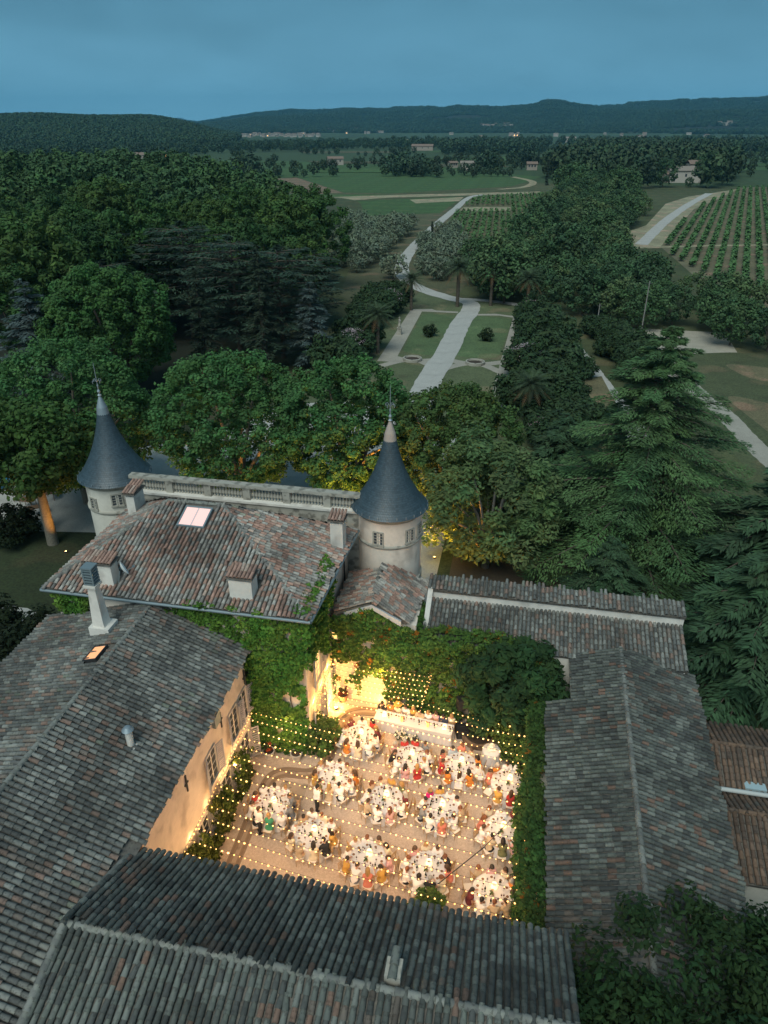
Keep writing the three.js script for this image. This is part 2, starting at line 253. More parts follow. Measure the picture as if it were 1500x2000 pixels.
// the formal garden: drive, paths, four lawns, two round beds
road('drive', [W(-12.6, 0, -72), W(-12.4, 0, -98), W(-11.6, 0, -112), W(-11.2, 0, -132), W(-10.4, 0, -143), W(-11.2, 0, -149.5), W(-15, 0, -152.5), W(-22, 0, -160), W(-27, 0, -169), W(-31, 0, -183), W(-33.5, 0, -205), W(-34.5, 0, -262), W(-33.5, 0, -330), W(-31.5, 0, -398), W(-27, 0, -410)], [3.2, 2.6], GR.gravel, 0.045);
road('side_drive', [W(-14, 0, -152.5), W(-8, 0, -152), W(-2, 0, -149.5), W(2, 0, -146)], 1.8, GR.gravel, 0.044);
flatPoly('garden_grass', [W(-27, 0, -84), W(1.5, 0, -84), W(1.5, 0, -150), W(-8, 0, -151), W(-25, 0, -160), W(-33, 0, -150)], mat([0.17, 0.195, 0.11], 1, { map: T.grass }), 0.0035);
flatPoly('garden_path', [W(-21.6, 0, -105.5), W(-18.9, 0, -105.5), W(-19.6, 0, -139.8), W(-12.6, 0, -139.8), W(-12.6, 0, -141), W(-17, 0, -141.2), W(-18, 0, -142.3), W(-22, 0, -141.5)], GR.path, 0.012);
flatPoly('garden_path', [W(-3.6, 0, -84), W(-1.4, 0, -84), W(-0.6, 0, -139), W(-1.9, 0, -139)], GR.path, 0.012);
flatPoly('garden_path', [W(-9.4, 0, -139.6), W(-5.4, 0, -140.6), W(-0.4, 0, -138.8), W(-0.4, 0, -137.4), W(-4.6, 0, -139.2), W(-9.4, 0, -138.4)], GR.path, 0.0125);
{
  const arc = (x0, x1, s) => road('garden_path', [W(x0, 0, -108.6), W(lerp(x0, x1, 0.28), 0, -107.2), W(lerp(x0, x1, 0.5), 0, -106.9), W(lerp(x0, x1, 0.72), 0, -107.2), W(x1, 0, -108.6)], 1.5, GR.path, 0.0135);
  arc(-20.5, -11.8); arc(-11.4, -2.4);
  const arc2 = (x0, x1) => road('garden_path', [W(x0, 0, -103.2), W(lerp(x0, x1, 0.3), 0, -106.2), W(lerp(x0, x1, 0.5), 0, -106.8), W(lerp(x0, x1, 0.7), 0, -106.2), W(x1, 0, -103.2)], 1.3, GR.path, 0.014);
  arc2(-20.5, -12); arc2(-11.2, -2.4);
  for (const [x, w] of [[-16.3, 'left'], [-6.6, 'right']]) {
    const t = thing('flower_bed_ring', w === 'left' ? 'low stone ring of a round bed on the path left of the drive' : 'low stone ring of a round bed on the path right of the drive', 'stone ring', W(x, 0.02, -106.9));
    part(t, 'stone_kerb', new Geo().lathe([[1.25, 0], [1.25, 0.35], [1.05, 0.38], [1.0, 0.12], [0, 0.12]], 0, 0, 28), M.stone); part(t, 'soil', new Geo().lathe([[1.0, 0.16], [0, 0.2]], 0, 0, 20), M.soil);
  }
}
flatPoly('lawn', rounded([W(-18.6, 0, -110.4), W(-12.7, 0, -110.0), W(-12.4, 0, -138.6), W(-19.2, 0, -138.4)], 2.2), GR.lawn, 0.02);
flatPoly('lawn', rounded([W(-10.2, 0, -110.2), W(-3.3, 0, -109.8), W(-1.9, 0, -137.2), W(-9.9, 0, -138.4)], 2.2), GR.lawn, 0.02);
// right hand side: track, gravel clearing, meadow
road('track', [W(4.0, 0, -142), W(6.2, 0, -135), W(8.2, 0, -122), W(9.6, 0, -114), W(11.8, 0, -100), W(13.6, 0, -89), W(15, 0, -80)], [1.7, 2.6], GR.gravel);
flatPoly('gravel_clearing', rounded([W(15.5, 0, -134), W(35, 0, -134), W(34, 0, -118), W(27, 0, -102), W(19, 0, -104), W(17, 0, -116)], 3), mat([0.46, 0.42, 0.35], 1, { map: T.gravel }));
flatPoly('meadow', rounded([W(24, 0, -118), W(36, 0, -122), W(60, 0, -112), W(60, 0, -60), W(25, 0, -72), W(22, 0, -96)], 4), mat([0.12, 0.135, 0.07], 1, { map: T.grass }));
road('stone_path', [W(23.5, 0, -104), W(24.6, 0, -98), W(25.9, 0, -92), W(27.2, 0, -81), W(29, 0, -70)], 2.2, GR.path);
flatPoly('bare_earth', rounded([W(-4, 0, -38), W(12, 0, -38), W(11, 0, -60), W(-4, 0, -62)], 3), mat([0.16, 0.12, 0.085], 1, { map: T.gravel }));
flatPoly('dry_grass', rounded([W(27, 0, -100), W(34, 0, -96), W(37, 0, -84), W(31, 0, -80)], 4), GR.dry); flatPoly('dry_grass', rounded([W(30, 0, -115), W(42, 0, -112), W(44, 0, -106), W(33, 0, -106)], 3), GR.dry);
pxPoly('dry_grass', [[1085, 745], [1175, 735], [1210, 800], [1130, 790]], GR.dry);
// fields of the plain
pxPoly('olive_ground', [[640, 560], [660, 470], [690, 428], [800, 420], [880, 405], [900, 420], [870, 470], [830, 560], [800, 590], [700, 600]], GR.olive);
pxPoly('olive_ground', [[820, 545], [870, 480], [900, 440], [960, 480], [900, 570], [850, 580]], GR.olive);
pxPoly('tan_field', [[537, 349], [580, 347], [668, 376], [612, 379]], mat([0.30, 0.21, 0.155], 1, { map: T.grass }));
pxPoly('green_field', [[430, 312], [690, 318], [850, 330], [1060, 345], [1000, 364], [760, 378], [672, 376], [580, 346], [470, 345]], GR.vine2);
pxPoly('green_field', [[470, 380], [610, 380], [760, 380], [640, 390], [500, 396]], GR.vine);
pxPoly('green_field', [[610, 396], [905, 384], [860, 416], [690, 424], [640, 420]], GR.vine2);
pxPoly('field_track', [[560, 388], [760, 381], [1055, 374], [1055, 378], [760, 386], [640, 395], [560, 395]], GR.tan);
pxPoly('straw_patch', [[800, 390], [906, 385], [897, 393], [812, 397]], GR.tan);
pxPoly('vineyard_soil', [[905, 388], [1060, 376], [1145, 400], [1140, 440], [1060, 460], [940, 500], [870, 490], [895, 420]], mat([0.19, 0.18, 0.10], 1, { map: T.grass }));
pxPoly('straw_strip', [[905, 405], [998, 404], [996, 412], [896, 412]], GR.tan);
pxPoly('vineyard_soil', [[1290, 482], [1360, 405], [1442, 367], [1700, 360], [1700, 620], [1480, 610], [1380, 560]], mat([0.25, 0.215, 0.15], 1, { map: T.grass }));
pxPoly('dry_clearing', [[1228, 452], [1262, 440], [1300, 398], [1345, 384], [1442, 369], [1395, 392], [1356, 408], [1300, 470], [1290, 482], [1240, 486]], mat([0.46, 0.40, 0.30], 1, { map: T.grass }));
road('farm_track', [at(1252, 478), at(1300, 432), at(1345, 400), at(1385, 378)], 3.2, GR.gravel, 0.047);
road('farm_track', [at(1260, 484), at(1400, 480), at(1540, 478)], 2.5, GR.tan, 0.048);
road('farm_track', [at(1000, 345), at(1040, 355), at(1020, 366), at(975, 370)], 4, GR.tan, 0.049);
{ const R = rngOf(71), ms = [GR.vine, GR.vine2, GR.vine2, mat([0.06, 0.085, 0.04], 1, { map: T.grass }), mat([0.14, 0.135, 0.075], 1, { map: T.grass }), GR.tan];
  for (let i = 0; i < 46; i++) { const x = R() * 1700 - 100, y = 289 + Math.pow(R(), 1.5) * 42, w = 70 + R() * 130, d = 2 + (y - 284) * 0.11; if (y > 305 && x < 440) continue; pxPoly('distant_field', [[x, y], [x + w, y + (R() - 0.5) * 2], [x + w + d * 5, y + d], [x + d * 4, y + d]], ms[Math.floor(R() * R() * 6)], 0.05 + i * 0.006); }
}

// ------------------------------------------------------------------ roofs of round clay tiles
const PAL = {
  warm: [[0.27, 0.25, 0.22, 6], [0.20, 0.185, 0.17, 6], [0.34, 0.32, 0.29, 4], [0.29, 0.165, 0.125, 3], [0.35, 0.20, 0.155, 3], [0.24, 0.14, 0.11, 2.5], [0.40, 0.29, 0.235, 2.2], [0.11, 0.105, 0.10, 3], [0.24, 0.245, 0.19, 2.5]],
  grey: [[0.225, 0.225, 0.205, 6], [0.165, 0.168, 0.158, 6], [0.29, 0.29, 0.265, 4], [0.115, 0.118, 0.115, 4], [0.28, 0.175, 0.135, 1.6], [0.215, 0.17, 0.145, 3], [0.33, 0.20, 0.155, 0.7], [0.19, 0.21, 0.165, 3]],
  green: [[0.175, 0.192, 0.168, 6], [0.128, 0.142, 0.128, 6], [0.225, 0.237, 0.212, 4], [0.085, 0.09, 0.087, 4], [0.25, 0.14, 0.10, 1.3], [0.19, 0.147, 0.12, 2.2], [0.16, 0.12, 0.097, 2]],
  brown: [[0.22, 0.135, 0.09, 6], [0.17, 0.11, 0.08, 5], [0.13, 0.095, 0.075, 4], [0.25, 0.16, 0.11, 2], [0.13, 0.125, 0.11, 2]],
};
const palMats = {};
const SHADES = [0.64, 0.84, 1, 1.16], SCALE = { warm: 1.3, grey: 0.95, green: 0.82, brown: 0.9 };   // moss and grime lie in patches, so neighbouring tiles weather alike
for (const k in PAL) { const mean = [0, 1, 2].map((i) => PAL[k].reduce((a, c) => a + c[i] * c[3], 0) / PAL[k].reduce((a, c) => a + c[3], 0)); PAL[k].forEach((c) => { for (let i = 0; i < 3; i++) c[i] = lerp(mean[i], c[i], k === 'warm' ? 0.88 : 0.78); }); PAL[k].forEach((c) => { for (let i = 0; i < 3; i++) c[i] *= SCALE[k]; }); palMats[k] = PAL[k].map((c) => mat(c, 0.92, { map: T.tile })); palMats[k].worn = PAL[k].map((c) => SHADES.map((f) => mat([c[0] * f, c[1] * f, c[2] * f], 0.92, { map: T.tile }))); }
const tileWhite = mat([1, 1, 1], 0.92, { map: T.tile });
function barrel(L, r0, r1, seg, off, lift0 = 0.03) {       // one half-round tile, wide end low, with the thickness of its lower rim
  const g = new Geo(), th = 0.82, P = (k, z, r) => { const a = Math.PI * k / seg; return V3(r * Math.cos(a), r * Math.sin(a) * 0.95 + (z <= 0 ? lift0 : 0), z); }, N = (k) => { const a = Math.PI * k / seg; return V3(Math.cos(a), Math.sin(a), 0); };
  for (let k = 0; k < seg; k++) {
    const uv = (q, z) => [off + q * 0.05, off * 1.7 + z];
    g.tri(P(k, 0, r0), P(k + 1, L, r1), P(k, L, r1), N(k), N(k + 1), N(k), uv(k, 0), uv(k + 1, L), uv(k, L)); g.tri(P(k, 0, r0), P(k + 1, 0, r0), P(k + 1, L, r1), N(k), N(k + 1), N(k + 1), uv(k, 0), uv(k + 1, 0), uv(k + 1, L));
    const a = P(k, 0, r0), b = P(k + 1, 0, r0), c = P(k + 1, 0, r0 * th), d = P(k, 0, r0 * th), z = V3(0, 0, -1); g.tri(a, c, b, z, z, z); g.tri(a, d, c, z, z, z);
  }
  return g.get();
}
const TW = 0.205, TE = 0.30;                        // spacing of the columns, exposed length of a tile
const TILES = [0, 1, 2, 3].map((k) => barrel(0.40, 0.088, 0.070, 6, k * 0.37)), RIDGE = [0, 1].map((k) => barrel(0.46, 0.125, 0.105, 6, k * 0.5));
class Roof {
  constructor(building, pal, slabMat = M.slab) { this.b = building; this.pal = pal; this.list = []; this.ridges = []; this.g = new Geo(); this.mat = slabMat; this.R = rngOf(pal.length * 97 + building.id); this.holes = []; }
  slope(poly, tw = TW, te = TE) {                     // corners anticlockwise from above, the eave first
    const e = poly[1].clone().sub(poly[0]).normalize(), n = poly[1].clone().sub(poly[0]).cross(poly[poly.length - 1].clone().sub(poly[0])).normalize(), u = n.clone().cross(e);
    this.g.prism(poly, n.clone().multiplyScalar(-0.16));
    const f = poly.map((p) => { const d = p.clone().sub(poly[0]); return [d.dot(e), d.dot(u)]; }), xs = f.map((q) => q[0]), ys = f.map((q) => q[1]);
    const x0 = Math.min(...xs), x1 = Math.max(...xs), y1 = Math.max(...ys), m = new THREE.Matrix4().makeBasis(e.clone().negate(), n, u), q0 = new THREE.Quaternion().setFromRotationMatrix(m), R = this.R;
    const cols = Math.floor((x1 - x0) / tw), ph = R() * 100;
    for (let i = 0; i < cols; i++) {
      const s = x0 + (i + 0.5) * (x1 - x0) / cols, jit = (R() - 0.5) * 0.16, wob = (R() - 0.5) * 0.02;
      for (let j = 0; j * te < y1; j++) {
        const t = j * te - 0.06 + jit; if (t + te > y1 + 0.1) continue; if (!inside([s, t + 0.16], f) || !inside([s, Math.max(0.02, t + 0.03)], f)) continue;
        const p = poly[0].clone().addScaledVector(e, s + wob + (R() - 0.5) * 0.014).addScaledVector(u, t).addScaledVector(n, 0.002 + R() * 0.012 + 0.07 * fbm(s * 0.4 + ph, t * 0.4, 3));
        if (this.holes.some((h) => h(p))) continue;
        const q = q0.clone().multiply(new THREE.Quaternion().setFromEuler(new THREE.Euler((R() - 0.5) * 0.05, (R() - 0.5) * (R() < 0.02 ? 0.4 : 0.06), (R() - 0.5) * 0.06)));
        const pal = PAL[this.pal], bias = vnoise(s * 0.5 + ph, t * 0.5 + ph * 2); let best = 0, sum = pal.reduce((a, c) => a + c[3], 0), r = clamp(R() * 0.7 + bias * 0.3, 0, 0.999) * sum, w = clamp(Math.floor(4 * (ss(0.28, 0.72, fbm(s * 0.55 + ph, t * 0.8 + 4, 4)) * 0.75 + R() * 0.3)), 0, 3), k = 0; while (r > pal[k][3]) r -= pal[k++][3];
        this.list.push({ w, m: M4(p, q, V3(tw / TW * (0.96 + R() * 0.08), 1, te / TE)), k, v: Math.floor(R() * 4), p });
      }
    }
    return this;
  }
  ridge(a, b, step = 0.36) {
    const d = b.clone().sub(a), L = d.length(), n = Math.max(1, Math.round(L / step)); d.normalize(); const side = V3(0, 1, 0).cross(d).normalize(), up = d.clone().cross(side), q = new THREE.Quaternion().setFromRotationMatrix(new THREE.Matrix4().makeBasis(side, up, d));
    for (let i = 0; i < n; i++) { const R = this.R, p = a.clone().addScaledVector(d, i * L / n).addScaledVector(up, -0.005 + R() * 0.012); this.ridges.push({ m: M4(p, q.clone().multiply(new THREE.Quaternion().setFromEuler(new THREE.Euler((R() - 0.5) * 0.04, (R() - 0.5) * 0.05, 0))), V3(1, 1, 1)), k: Math.floor(R() * 3), v: i % 2 }); }
    return this;
  }
  finish(name = 'roof', most = 300) {
    const roof = part(this.b, name, this.g, this.mat);
    for (const t of this.list) { t.s = seen(t.p, 0) ? project(t.p)[2] : 1e6 + t.p.length(); }
    this.list.sort((a, b) => a.s - b.s);
    this.list.slice(0, most).forEach((t) => { const o = new THREE.Mesh(TILES[t.v], palMats[this.pal].worn[t.k][t.w]); o.name = 'tile'; o.applyMatrix4(t.m); o.castShadow = o.receiveShadow = true; roof.add(o); });
    const rest = this.list.slice(most);
    for (let v = 0; v < 4; v++) { const l = rest.filter((t) => t.v === v); if (l.length) massed(roof, 'tiles', TILES[v], tileWhite, l.map((t) => t.m), l.map((t) => RGB(...PAL[this.pal][t.k].slice(0, 3).map((x) => x * SHADES[t.w])))); }
    this.ridges.forEach((t) => { const o = new THREE.Mesh(RIDGE[t.v], palMats[this.pal === 'brown' ? 'brown' : 'grey'][t.k]); o.name = 'ridge_tile'; o.applyMatrix4(t.m); o.castShadow = o.receiveShadow = true; roof.add(o); });
    return roof;
  }
}
function building(name, label, category) { return thing(name, label, category); }
function walls(b, x0, z0, x1, z1, h, m = M.wall, y0 = 0) { return part(b, 'wall', new Geo().box(x0 * K, y0 * K, z0 * K, x1 * K, h * K, z1 * K), m); }
// a window or door on a wall that faces +x or +z: frame, pane and two louvred shutters that stand open
function opening(b, o) {
  const { face, at: pos, w, h, y, kind = 'window', fm = M.white, shut = true, ajar = 0.5, glow = 0, sm = M.shutter } = o, f = new THREE.Group(); f.name = kind;
  f.position.copy(pos).multiplyScalar(K).setY(y * K); f.rotation.y = face === 'x' ? Math.PI / 2 : face === '-z' ? Math.PI : face === 'a' ? o.turn : 0; b.add(f);
  const W2 = w * K / 2, H = h * K, g = new Geo();
  g.box(-W2 - 0.07, -0.07, 0.002, -W2, H + 0.07, 0.06).box(W2, -0.07, 0.002, W2 + 0.07, H + 0.07, 0.06).box(-W2, H, 0.002, W2, H + 0.07, 0.06).box(-W2 - 0.1, -0.1, 0.002, W2 + 0.1, 0, 0.10);
  part(f, 'frame', g, fm);
  part(f, 'pane', new Geo().box(-W2, 0, 0.003, W2, H, 0.012), glow ? mat([0.5, 0.4, 0.25], 0.4, { emissive: RGB(1, 0.62, 0.22), emissiveIntensity: glow }) : M.pane);
  const bars = new Geo(); bars.box(-0.025, 0, 0.012, 0.025, H, 0.04); for (let i = 1; i < 4; i++) bars.box(-W2, H * i / 4 - 0.012, 0.012, W2, H * i / 4 + 0.012, 0.03); part(f, 'glazing_bar', bars, fm);
  if (shut) for (const s of [-1, 1]) {
    const q = new Geo(), sw = W2, m = E4(s * (W2 + 0.05), 0, 0.07, 0, s * -ajar);
    for (const [a, c] of [[0, 0.06], [sw - 0.06, sw]]) q.box(s * a, 0, 0, s * c, H, 0.04, m);
    for (let i = 0; i <= 3; i++) q.box(s * 0.06, H * i / 3 - (i === 3 ? 0.06 : 0), 0, s * (sw - 0.06), H * i / 3 + (i === 3 ? 0 : 0.06), 0.038, m);
    for (let i = 0; i < 14; i++) q.box(s * 0.06, H * (i + 0.4) / 14, 0.006, s * (sw - 0.06), H * (i + 0.85) / 14, 0.03, m);
    part(f, 'shutter', q, sm);
  }
  return f;
}
function chimney(b, o) {                              // rendered shaft with a little tiled lid
  const { x, z, y0, y1, w, d, tiles = true, lip = 0.12, name = 'chimney', pal = 'warm' } = o, cx = x * K, cz = z * K, g = new Geo(), hw = w * K / 2, hd = d * K / 2, R = rngOf(Math.floor(x * 31 + z * 7));
  g.box(cx - hw, y0 * K, cz - hd, cx + hw, y1 * K, cz + hd);
  const c = part(b, name, g, M.white);
  const v = new Geo(); for (const s of [-1, 1]) v.box(cx + s * hw * 0.62 - 0.06, y1 * K, cz - hd * 0.8, cx + s * hw * 0.62 + 0.06, y1 * K + 0.14, cz + hd * 0.8); part(c, 'vent_block', v, M.white);
  const top = y1 * K + 0.14, q = new Geo(); q.box(cx - hw - lip, top, cz - hd - lip, cx + hw + lip, top + 0.05, cz + hd + lip); part(c, 'lid', q, M.slab);
  if (tiles) { const n = Math.max(2, Math.round((2 * hw + 2 * lip) / 0.17)); for (let i = 0; i < n; i++) for (let j = 0; j < 2; j++) { const o2 = new THREE.Mesh(TILES[i % 4], palMats.warm[[3, 4, 4, 5, 6][Math.floor(R() * 5)]]); o2.name = 'tile'; o2.applyMatrix4(E4(cx - hw - lip + (i + 0.5) * (2 * hw + 2 * lip) / n, top + 0.05 + (j ? 0.10 : 0.02), cz + hd + lip - j * (hd + lip) * 0.95, -0.28, Math.PI)); o2.scale.z *= (hd + lip) / 0.37; o2.scale.x *= 0.95; c.add(o2); } }
  return c;
}

// ------------------------------------------------------------------ the main house
const house = building('manor_house', 'tall manor house with a broad hipped tile roof between two round towers', 'house');
walls(house, -23.9, -37.8, -9.75, -28.2, 9.85);
{
  const r = new Roof(house, 'warm'), A = W(-24.3, 9.9, -27.85), B = W(-9.3, 9.9, -27.85), C = W(-8.95, 9.9, -37.3), D = W(-24.15, 9.9, -37.6), L = W(-19.95, 12.15, -34.7), R = W(-16.5, 12.15, -34.8);
  const clear = (x, z, w, d) => r.holes.push((p) => Math.abs(p.x - x * K) < w * K / 2 && p.z < (z + d / 2) * K + 0.05 && p.z > (z - d / 2) * K - 0.2);
  clear(-17.75, -33.7, 2.0, 1.7); clear(-21.1, -28.75, 1.6, 0.7); clear(-13.15, -28.95, 1.35, 0.8);
  r.slope([A, B, R, L]).slope([B, C, R]).slope([D, A, L], TW, TE * 0.9).slope([C, D, L, R]);
  r.ridge(A, L).ridge(B, R).ridge(L, R); const roof = r.finish();
  const gut = new Geo(); gut.tube(W(-24.4, 9.83, -27.75), W(-9.2, 9.83, -27.75), 0.075, 0.075, 8).tube(W(-9.2, 9.83, -27.75), W(-8.85, 9.83, -37.3), 0.075, 0.075, 8).tube(W(-24.4, 9.83, -27.75), W(-24.2, 9.83, -37.4), 0.075, 0.075, 8); part(house, 'gutter', gut, M.zinc);
  const sky = new THREE.Group(); sky.name = 'skylight'; roof.add(sky); const n = B.clone().sub(A).cross(L.clone().sub(A)).normalize(), sq = new THREE.Quaternion().setFromUnitVectors(V3(0, 1, 0), n); sky.position.copy(W(-17.75, 11.82, -33.55)).addScaledVector(n, 0.06); sky.quaternion.copy(sq);
  part(sky, 'frame', new Geo().box(-0.72, -0.06, -0.68, 0.72, 0.10, -0.60).box(-0.72, -0.06, 0.60, 0.72, 0.10, 0.68).box(-0.72, -0.06, -0.6, -0.64, 0.10, 0.6).box(0.64, -0.06, -0.6, 0.72, 0.10, 0.6), M.zinc);
  part(sky, 'lit_window_pane', new Geo().box(-0.64, 0.02, -0.6, 0.64, 0.06, 0.6), mat([0.5, 0.4, 0.38], 0.3, { emissive: RGB(1, 0.56, 0.5), emissiveIntensity: 0.62 }));
  part(sky, 'glazing_bar', new Geo().box(-0.03, 0.06, -0.6, 0.03, 0.075, 0.6), mat([0.7, 0.6, 0.6], 0.4));
  chimney(house, { x: -21.1, z: -28.75, y0: 10, y1: 11.35, w: 1.5, d: 0.7, lip: 0.10 });
  chimney(house, { x: -13.15, z: -28.95, y0: 10, y1: 11.3, w: 1.25, d: 0.85, lip: 0.08 });
  chimney(house, { x: -9.55, z: -35.0, y0: 9.9, y1: 11.75, w: 0.75, d: 0.8, lip: 0.1, pal: 'grey' });
  chimney(house, { x: -22.7, z: -35.6, y0: 9.9, y1: 12.0, w: 0.55, d: 1.2, lip: 0.12 });
}
{ // windows and doors on the side towards the courtyard
  for (const z of [-30.0]) opening(house, { face: 'x', at: V3(-9.75, 0, z), w: 1.05, h: 1.85, y: 4.05, ajar: 0.25, glow: 0.9 });
  opening(house, { face: 'x', at: V3(-9.75, 0, -32.2), w: 1.0, h: 1.6, y: 4.1, ajar: 0.2 });
  opening(house, { face: 'x', at: V3(-9.75, 0, -31.9), w: 1.3, h: 2.5, y: 0.1, kind: 'door', ajar: 0.4, glow: 1.6 });
  opening(house, { face: 'x', at: V3(-9.75, 0, -29.6), w: 1.1, h: 2.4, y: 0.1, kind: 'door', ajar: 0.3, glow: 0.5 });
  const p = new Geo(); p.tube(W(-9.62, 0, -36.4), W(-9.62, 9.8, -36.4), 0.05, 0.05, 8); p.tube(W(-9.62, 0, -32.85), W(-9.62, 6.5, -32.85), 0.04, 0.04, 8); part(house, 'downpipe', p, M.iron);
}
const dish = thing('satellite_dish', 'white satellite dish on a bracket beside the left chimney of the hipped roof', 'satellite dish', W(-19.95, 10.75, -28.8), 2.3);
part(dish, 'reflector', new Geo().lathe([[0, 0], [0.16, 0.02], [0.30, 0.08], [0.36, 0.13], [0.34, 0.14], [0.28, 0.10], [0, 0.025]], 0, 0, 20).get().applyMatrix4(E4(0, 0.25, 0, 1.2, 0, 0)), mat([0.7, 0.72, 0.72], 0.4));
part(dish, 'arm', new Geo().tube(V3(0, -0.4, -0.25), V3(0, 0.2, -0.1), 0.025, 0.025).tube(V3(0, 0.05, 0), V3(0, 0.22, 0.5), 0.015, 0.015).box(-0.04, 0.2, 0.46, 0.04, 0.28, 0.58), M.zinc);

// the terrace wall and its balustrade
{
  const t = building('terrace_parapet', 'pale stone parapet wall at the back of the hipped roof under the balusters', 'parapet');
  part(t, 'wall', new Geo().box(-24.4 * K, 0, -38.5 * K, -8.9 * K, 10.75 * K, -37.85 * K), M.stone); part(t, 'coping', new Geo().box(-24.4 * K, 10.75 * K, -38.6 * K, -8.9 * K, 10.9 * K, -37.75 * K), M.white);
  const b = thing('balustrade', 'long pale stone balustrade running between the two towers', 'balustrade');
  const rail = new Geo().box(-24.4 * K, 11.72 * K, -38.45 * K, -8.9 * K, 11.95 * K, -37.95 * K); part(b, 'rail', rail, M.stone);
  const prof = [[0.07, 0], [0.07, 0.06], [0.045, 0.09], [0.10, 0.24], [0.085, 0.36], [0.04, 0.5], [0.055, 0.58], [0.04, 0.62], [0.07, 0.66], [0.07, 0.70]].map(([r, y]) => [r, y]), bg = new Geo().lathe(prof, 0, 0, 8).get();
  const n = 74; for (let i = 0; i < n; i++) { const x = lerp(-24.2, -9.1, (i + 0.5) / n) * K; if (i % 13 === 12) part(b, 'pier', new Geo().box(x - 0.2, 10.9 * K, -38.42 * K, x + 0.2, 11.72 * K, -37.98 * K), M.stone); else { const m = part(b, 'baluster', bg, M.stone); m.position.set(x, 10.9 * K, -38.2 * K); } }
}
// the two round towers
function tower(label, X, Z, win) {
  const t = building('round_tower', label, 'tower'), cx = X * K, cz = Z * K, R = 2.02 * K, e = 11.2 * K;
  const wall = part(t, 'wall', new Geo().lathe([[R * 1.04, 0], [R, 5 * K], [R, e]], cx, cz, 48), win === 'left' ? M.wallGrey : M.wall);
  const mo = new Geo(); for (const y of [5.9 * K, 6.3 * K, 9.15 * K]) mo.lathe([[R, y - 0.12], [R + 0.05, y - 0.08], [R + 0.09, y], [R + 0.08, y + 0.06], [R, y + 0.1]], cx, cz, 48); mo.lathe([[R, e - 0.35], [R + 0.10, e - 0.22], [R + 0.22, e - 0.1], [R + 0.24, e - 0.02], [R, e - 0.02]], cx, cz, 48); part(t, 'moulding', mo, M.stone);
  const prof = []; for (let i = 0; i <= 16; i++) { const s = i / 16, y = e + s * 4.75 * K, r = lerp(2.43, 0.30, Math.pow(s, 0.78)) * K - 0.22 * K * Math.sin(Math.PI * s); prof.push([Math.max(r, 0.2 * K), y]); }
  const roof = part(t, 'roof', new Geo().lathe([[R, e - 0.02], [2.43 * K, e], ...prof.slice(0)], cx, cz, 56), M.slate);
  const hk = new Geo(); for (let i = 0; i < 26; i++) { const a = i / 26 * 6.283; hk.box(-0.012, 0, -0.012, 0.012, 0.14, 0.012, E4(cx + 2.38 * K * Math.cos(a), e + 0.04, cz - 2.38 * K * Math.sin(a))); } part(roof, 'snow_hook', hk, M.lead);
  const tip = prof[16]; part(roof, 'cap', new Geo().lathe([[tip[0] * 1.35, tip[1] - 0.5 * K], [tip[0] * 1.1, tip[1]], [0.06, tip[1] + 0.75 * K]], cx, cz, 20), win === 'left' ? M.lead : M.rust);
  const y = tip[1] + 0.7 * K, f = new Geo(); f.lathe([[0.05, y], [0.12, y + 0.08], [0.05, y + 0.16], [0.09, y + 0.3], [0.03, y + 0.42], [0.05, y + 0.62], [0.022, y + 0.7], [0.018, y + 1.7], [0.004, y + 1.95]], cx, cz, 10);
  for (let k = 0; k < 4; k++) { const a = k * Math.PI / 2 + 0.4, d = V3(Math.cos(a), 0, Math.sin(a)), p = (r, h) => V3(cx, y + h, cz).addScaledVector(d, r); f.tube(p(0, 0.8), p(0.16, 0.98), 0.014, 0.014, 5).tube(p(0.16, 0.98), p(0.27, 0.92), 0.014, 0.014, 5).tube(p(0.27, 0.92), p(0.25, 0.80), 0.022, 0.03, 5, true); }
  part(roof, 'finial', f, M.lead);
  for (const [deg, yy, w, h] of win === 'left' ? [[-112, 9.35, 0.5, 0.75], [-62, 9.75, 0.6, 0.75], [-20, 9.35, 0.5, 0.8]] : [[-100, 9.35, 0.55, 0.8], [-42, 9.4, 0.5, 0.8], [-15, 9.5, 0.5, 0.7]]) {
    const a = deg * Math.PI / 180, d = V3(Math.cos(a), 0, -Math.sin(a)); opening(t, { face: 'a', turn: Math.atan2(d.x, d.z), at: V3(X, 0, Z).addScaledVector(d, 2.0), w, h, y: yy, shut: false, fm: M.stone });
  }
  return t;
}
tower('round tower at the left end with a dark slate cone and weathered grey plaster', -26.35, -39.5, 'left');
tower('round tower with a dark slate cone and pinkish plaster beside the courtyard', -7.15, -38.7, 'right');

